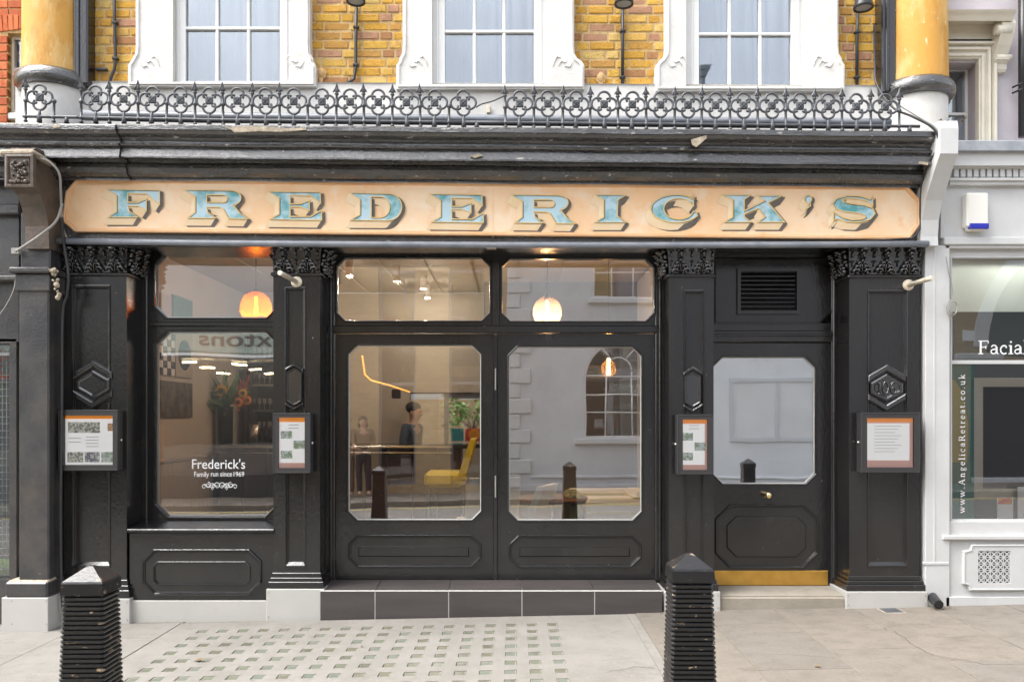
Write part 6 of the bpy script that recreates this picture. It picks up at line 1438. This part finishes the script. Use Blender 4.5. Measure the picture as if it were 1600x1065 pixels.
# ---- people
def skin_mesh(name, verts, edges, rad, sub=2, root=0):
    me = bpy.data.meshes.new(name); me.from_pydata(verts, edges, []); o = bpy.data.objects.new(name, me); COL.objects.link(o)
    sm = o.modifiers.new('s', 'SKIN'); sm.use_smooth_shade = True
    for i, r in enumerate(rad):
        r = r if isinstance(r, tuple) else (r, r); me.skin_vertices[0].data[i].radius = r; me.skin_vertices[0].data[i].use_root = (i == root)
    ss = o.modifiers.new('d', 'SUBSURF'); ss.levels = sub; ss.render_levels = sub
    dg = bpy.context.evaluated_depsgraph_get(); dg.update(); m2 = bpy.data.meshes.new_from_object(o.evaluated_get(dg))
    bpy.data.objects.remove(o); 
    for p in m2.polygons: p.use_smooth = True
    m2.name = name; return m2
def person(loc, rz, label, top, legs, hairlen=0, armf=.25, lean=0, size=1):
    t = thing('person', label, 'person', loc); t.rotation_euler = (lean, 0, rz); t.scale = (size,) * 3
    V = [(0, 0, .93), (0, 0, 1.10), (0, .01, 1.30), (0, .01, 1.44), (0, -.005, 1.50), (0, -.014, 1.555), (0, -.014, 1.635), (0, -.005, 1.70)]
    E = [(i, i + 1) for i in range(7)]; Rd = [(.15, .10), (.135, .095), (.155, .105), (.075, .065), (.055, .058), (.076, .09), (.088, .104), (.06, .07)]
    def chain(start, pts, rs):
        a = start
        for p, r in zip(pts, rs): V.append(p); Rd.append(r); E.append((a, len(V) - 1)); a = len(V) - 1
        return a
    for s in (-1, 1):
        w = chain(2, [(s * .18, .01, 1.40), (s * .23, .02, 1.14), (s * .20, -armf, 1.06), (s * .19, -armf - .07, 1.05)], [.062, .046, .034, .032])
        for q in range(4): chain(w, [(s * (.165 + .018 * q), -armf - .12, 1.045), (s * (.165 + .018 * q), -armf - .15 - .008 * (q in (1, 2)), 1.025)], [.010, .008])
        chain(w, [(s * .155, -armf - .09, 1.05), (s * .145, -armf - .115, 1.04)], [.011, .009])
        chain(0, [(s * .095, 0, .86), (s * .10, -.01, .49), (s * .10, .02, .09), (s * .105, -.12, .035)], [.085, .058, .042, .04])
    me = skin_mesh('body', V, E, Rd); me.materials.append(M['skin']); b = bpy.data.objects.new('body', me); COL.objects.link(b); b.parent = t
    mb = MB(); mb.ball((0, -.112, 1.595), .013, .018, .024, 8, 6)
    for s in (-1, 1): mb.ball((s * .088, -.005, 1.60), .012, .02, .03, 8, 6)
    me = mb.mesh('nose_and_ears'); me.materials.append(M['skin']); o = bpy.data.objects.new('nose_and_ears', me); COL.objects.link(o); o.parent = t
    mb = MB()
    for s in (-1, 1): mb.ball((s * .034, -.102, 1.625), .012, .008, .007, 8, 6)
    mb.ball((0, -.098, 1.545), .022, .006, .005, 8, 5); me = mb.mesh('eyes_and_mouth'); me.materials.append(M['hair']); o = bpy.data.objects.new('eyes_and_mouth', me); COL.objects.link(o); o.parent = t
    mb = MB(); mb.ball((0, .022, 1.665), .098, .112, .085, 14, 10)
    if hairlen: mb.ball((0, .05, 1.57), .12, .085, .13, 12, 8)
    me = mb.mesh('hair'); me.materials.append(M['hair']); o = bpy.data.objects.new('hair', me); COL.objects.link(o); o.parent = t
    V2 = [(0, 0, .90), (0, 0, 1.10), (0, .01, 1.30), (0, .01, 1.43), (.18, .01, 1.40), (.23, .02, 1.16), (.215, -armf * .6, 1.09), (-.18, .01, 1.40), (-.23, .02, 1.16), (-.215, -armf * .6, 1.09)]
    me = skin_mesh('shirt', V2, [(0, 1), (1, 2), (2, 3), (2, 4), (4, 5), (5, 6), (2, 7), (7, 8), (8, 9)], [(.165, .115), (.15, .11), (.17, .12), (.085, .075), .075, .06, .05, .075, .06, .05]); me.materials.append(M[top]); o = bpy.data.objects.new('shirt', me); COL.objects.link(o); o.parent = t
    V3 = [(0, 0, .96), (0, 0, .88), (.095, 0, .80), (.10, -.01, .49), (.10, .02, .07), (-.095, 0, .80), (-.10, -.01, .49), (-.10, .02, .07)]
    me = skin_mesh('trousers', V3, [(0, 1), (1, 2), (2, 3), (3, 4), (1, 5), (5, 6), (6, 7)], [(.155, .11), (.15, .11), .10, .075, .06, .10, .075, .06]); me.materials.append(M[legs]); o = bpy.data.objects.new('trousers', me); COL.objects.link(o); o.parent = t
    return t
person((wx(631, 3.95), 3.95, ZF - .03), R(70), 'person with dark hair in dark clothes working behind the bar', 'navycloth', 'darkcloth', 0, .28, .10, .95)

# ================================================================== ACROSS THE STREET (seen in the glass)
YO = -11.0; DO = D + 2 * .335 - YO                      # distance of the mirrored facade
def ox(px): return (px - CX) * DO / F
def oz(py): return H + (CY - py) * DO / F
OB = thing('grey_stucco_building', 'grey stucco house with pale quoins and arched window across the street', 'building', (4, YO, gz(4)))
aw_c, aw_r, aw_z, aw_b = ox(968), .80, oz(590), oz(686)
arch = [(aw_c - aw_r, aw_b), (aw_c + aw_r, aw_b)] + arcpts(aw_c, aw_z, aw_r, 0, 180, 20)
w2 = rect(ox(924), ox(1022), oz(466), oz(385)); w3 = rect(ox(1160), ox(1262), oz(688), oz(600))
mb = MB(); mb.plate(rect(ox(793), 9.5, -.5, 6.6), [arch, w2], YO, YO - .3); mb.build('wall', M['greywall'], OB)
for k in range(22):
    z0 = .05 + k * .335; w = ox(829 if k % 2 else 812); mb = MB(); mb.box(ox(792), w, YO - .1, YO + .05, z0 + .012, z0 + .32, .012); mb.build('quoin', M['quoin'], OB)
mb = MB(); mb.box(ox(829), 9.48, YO - .05, YO + .03, oz(748), oz(744), .01); mb.box(ox(793), 9.48, YO - .05, YO + .02, -.4, oz(757), .01); mb.build('plinth_band', M['quoin'], OB)
def owin(c, name, parent, bars, sillx):
    mb = MB(); mb.ring(c, [(.0, YO - .02), (-.05, YO - .02), (-.05, YO - .10), (0, YO - .12)])
    w = mb.build(name, M['sash'], parent)
    for (a, b) in bars:
        mb = MB(); mb.tube([(a[0], YO - .06, a[1]), (b[0], YO - .06, b[1])], .018, 6); mb.build('glazing_bar', M['sash'], w)
    mb = MB(); mb.plate(c, [], YO - .085, YO - .09); mb.build('pane', M['glassup'], w)
    mb = MB(); mb.box(sillx[0], sillx[1], YO - .1, YO + .10, sillx[2] - .12, sillx[2], .015); mb.build('sill', M['quoin'], w)
    return w
bars = [((aw_c - aw_r, aw_z - k * .42), (aw_c + aw_r, aw_z - k * .42)) for k in (-.1, .85, 1.8)] + [((aw_c + k * .30, aw_b), (aw_c + k * .30, aw_z + .15)) for k in (-1, 1)]
fan = [(aw_c + .30 * math.cos(R(a)), aw_z + .15 + .30 * math.sin(R(a))) for a in range(0, 181, 20)]
bars += list(zip(fan[:-1], fan[1:])) + [((aw_c + .30 * math.cos(R(a)), aw_z + .15 + .30 * math.sin(R(a))), (aw_c + .78 * math.cos(R(a)), aw_z + .78 * math.sin(R(a)))) for a in (60, 120)]
aw = owin(arch, 'arched_window', OB, bars, (aw_c - 1.0, aw_c + 1.0, aw_b))
owin(w2, 'sash_window', OB, [((ox(957), oz(466)), (ox(957), oz(385))), ((ox(990), oz(466)), (ox(990), oz(385))), ((ox(924), oz(425)), (ox(1022), oz(425)))], (ox(918), ox(1028), oz(466)))
mb = MB(); mb.box(ox(900), 9.4, YO - 1.2, YO - 1.15, .2, 6.4); mb.build('interior_wall', M['darkwin'], OB)
mb = MB(); mb.box(ox(972), ox(1010), YO - .3, YO - .28, aw_b, aw_z + .8); mb.build('curtain', M['intwall'], aw)
mb = MB(); mb.box(ox(793), 9.48, YO - 6, YO + .15, 6.6, 6.8, .02); mb.build('parapet', M['quoin'], OB)
mb = MB(); mb.box(ox(1090), ox(1108), YO - 1.2, YO - .6, 6.8, 9.35, .02); mb.box(ox(1088), ox(1111), YO - 1.25, YO - .55, 9.35, 9.5, .02); mb.box(ox(1087), ox(1113), YO - 1.3, YO - .5, 9.5, 9.62, .02); mb.build('chimney', M['lead'], OB)
mb = MB(); mb.plate(rect(ox(1140), ox(1290), oz(690), oz(590)), [rect(ox(1146), ox(1211), oz(684), oz(596)), rect(ox(1217), ox(1284), oz(684), oz(596))], YO + .03, YO - .02); bw = mb.build('blocked_window', M['midgrey'], OB)
mb = MB(); mb.box(ox(1144), ox(1286), YO - .01, YO + .012, oz(686), oz(594)); mb.build('panel', M['quoin'], bw)
BB = thing('brick_building', 'yellow brick building with tall dark windows across the street', 'building', (-2, YO, gz(-2)))
hs = [rect(ox(591), ox(650), oz(757), oz(541)), rect(ox(591), ox(650), oz(505), oz(395)), rect(ox(702), ox(757), oz(757), oz(541)), rect(ox(702), ox(757), oz(505), oz(395))]
mb = MB(); mb.plate(rect(ox(470), ox(792), -.5, 6.2), hs, YO + .02, YO - .3); mb.build('wall', M['stockwall'], BB)
for c in hs:
    mb = MB(); x0, x1, z0, z1 = c[0][0], c[1][0], c[0][1], c[2][1]; mb.ring(c, [(0, YO - .1), (-.05, YO - .1), (-.05, YO - .16), (0, YO - .18)]); mb.box(x0, x1, YO - .16, YO - .11, z0 + (z1 - z0) * .72, z0 + (z1 - z0) * .72 + .07); w = mb.build('window', M['gutter'], BB)
    mb = MB(); mb.box(x0, x1, YO - .15, YO - .145, z0, z1); mb.build('pane', M['glassnb'], w)
mb = MB(); mb.box(ox(475), ox(790), YO - .9, YO - .85, -.2, 6); mb.build('interior_wall', M['darkwin'], BB)
mb = MB(); mb.box(ox(470), ox(792), YO - 6, YO + .1, 6.2, 6.35, .02); mb.build('parapet', M['quoin'], BB)
SB = thing('corner_shop_building', 'pale shop with mint fascia and taupe lettering across the street', 'building', (-7, YO, gz(-7)))
zf0, zf1 = oz(552), oz(505)
mb = MB(); mb.box(-14, ox(470) - .02, YO - .3, YO, zf1 + .1, 6.0); mb.box(-14, -13.5, YO - .3, YO, -.5, zf0); mb.box(ox(440), ox(470) - .02, YO - .3, YO, -.5, zf0 - .01); mb.build('wall', M['quoin'], SB)
mb = MB(); mb.box(-14, ox(470) - .02, YO - .1, YO + .06, zf0, zf1 + .1, .02); fs_ = mb.build('fascia', M['mintfascia'], SB)
mb = text_mb('Foxtons', ox(312), ox(474), oz(541), oz(517), YO + .066, flip=True, bold=.012); mb.build('lettering', M['signbrown'], fs_)
mb = MB(); mb.box(-13.5, ox(440), YO - .2, YO - .195, -.3, zf0); mb.build('shop_glass', M['glassnb'], SB)
mb = MB(); mb.box(-13.5, ox(440), YO - 2, YO - 1.95, -.3, zf0); mb.box(-13.5, ox(440), YO - 1.95, YO - .25, zf0 - .1, zf0 - .05); mb.build('interior_wall', M['darkwin'], SB)
for k in range(7):
    mb = MB(); a = ox(262 + k * 27); mb.box(a, a + .28, YO - .9 - .1 * (k % 2), YO - .8, zf0 - .17 - .12 * (k % 3), zf0 - .14 - .12 * (k % 3)); mb.build('ceiling_light', M['spotglow'], SB)
mb = MB(); mb.box(-13.5, ox(440), YO - .28, YO + .02, -.4, .35); mb.build('stall_riser', M['darkshop'], SB)
mb = MB(); mb.box(-14, ox(470), YO - 6, YO + .1, 6.0, 6.15, .02); mb.build('parapet', M['quoin'], SB)
person((ox(548), -10.5, gz(-3.3) - .0), R(180), 'person in brown clothes standing on the far pavement, left of the other one', 'browncloth', 'browncloth', 0, .12)
person((ox(574), -10.5, gz(-2.9) - .0), R(165), 'person with long dark hair in a brown top standing on the far pavement', 'browncloth', 'darkcloth', 1, .10)

# small iron and plaster anchors on the brick
for px, py, lab in ((502, 117, 'ochre plaster anchor boss low on the brick between left and middle windows'), (939, 124, 'ochre plaster anchor boss low on the brick between middle and right windows')):
    mb = MB(); c = [(0, -14), (4, -9), (8, -4), (6, 4), (3, 5), (2, 13), (-2, 13), (-4, 5), (-8, 2), (-6, -6)]
    mb.plate([(wx(px + a, .13), wz(py + b, .13)) for a, b in c][::-1], [], .128, .16); mb.ball((wx(px, .128), .128, wz(py - 3, .128)), .03, .012, .04, 10, 6); mb.build('anchor_boss', M['anchor'], None, lab, 'wall anchor', 'plaster anchor bosses on the brick')
for px, py, lab in ((157, 107, 'short black iron tie beside the left ochre column'), (1377, 103, 'short black iron tie beside the right ochre column')):
    mb = MB(); pbox(mb, px - 9, px + 9, py - 1.5, py + 2, .115, .16, .004); mb.build('iron_tie', M['iron'], None, lab, 'iron tie', 'iron ties in the brick')

# dark shop under a brick arch, seen only in the salon glass
DS = thing('dark_shop_building', 'brick building with stone arch over a black shop front across the street', 'building', (11.5, YO, gz(11.5)))
ac, az_, ar = 12.6, oz(545), 2.35
aro = [(ac - ar, oz(560)), (ac + ar, oz(560))] + arcpts(ac, az_, ar, 0, 180, 24)
mb = MB(); mb.plate(rect(9.52, 16.5, oz(566), 6.9), [aro], YO, YO - .3); mb.box(9.52, 9.9, YO - .3, YO, -.4, oz(566) - .002); mb.build('wall', M['stockwall'], DS)
ra, rb_ = arcpts(ac, az_, ar, 0, 180, 30), arcpts(ac, az_, ar + .30, 0, 180, 30)
mb = MB(); mb.plate(rb_ + ra[::-1], [], YO + .05, YO - .05); mb.box(9.53, 10.6, YO - .1, YO + .09, oz(566), oz(556), .02); mb.build('arch_stone', M['quoin'], DS)
mb = MB(); mb.box(9.9, 16.5, YO - .25, YO - .2, oz(566), 6.0); mb.build('arch_infill', M['darkshop'], DS)
mb = MB(); mb.box(9.9, 16.5, YO - .1, YO + .03, oz(592), oz(567), .01); fd = mb.build('fascia', M['darkwin'], DS)
serif('ola.com', .50, lambda u_, v_, k: (ox(1527) + 2.45 - u_, YO + .034 + k * .0002, oz(588) + v_), .0).build('lettering', M['whiteprint'], fd)
mb = MB(); mb.box(9.9, 16.5, YO - .25, YO - .2, -.4, oz(592)); mb.build('shop_front', M['darkwin'], DS)
mb = MB(); mb.box(9.92, 16.5, YO - .2, YO + .0, -.4, oz(745), .01); mb.build('stall_riser', M['quoin'], DS)
mb = MB(); mb.box(9.52, 16.5, YO - 6, YO + .1, 6.9, 7.05, .02); mb.build('parapet', M['quoin'], DS)
mb = MB(); c = (ox(1493), oz(528)); mb.box(c[0] - .16, c[0] + .16, YO - .01, YO + .03, c[1] - .12, c[1] + .12, .005); mb.build('street_plate', M['paper'], DS)

# a few fallen leaves and a twig on the paving
def ground_leaf(px, py, L, a, lab):
    d = F * H / (py - CY); x, y = (px - CX) * d / F, d - D; mb = MB(); ca, sa = math.cos(a), math.sin(a); w = L * .32
    P = [(-L / 2, 0, .002), (-L * .1, -w, .010), (L / 2, 0, .006), (-L * .05, w, .012), (0, 0, .004)]
    mb.add([(x + u_ * ca - v_ * sa, y + u_ * sa + v_ * ca, gz(x) + .003 + z_) for u_, v_, z_ in P], [(0, 1, 4), (1, 2, 4), (2, 3, 4), (3, 0, 4)])
    return mb.build('fallen_leaf', M['debris'], None, lab, 'leaf', 'fallen leaves on the paving')
ground_leaf(312, 1022, .085, .2, 'brown fallen leaf among the pavement lights behind the left bollard')
ground_leaf(566, 1006, .035, 1.2, 'tiny brown leaf near the middle of the pavement lights')
ground_leaf(1278, 1052, .05, -.3, 'small brown leaf on the tan slabs right of the right bollard')
ground_leaf(1384, 995, .03, .8, 'tiny brown leaf on the tan slabs below the drain cover')
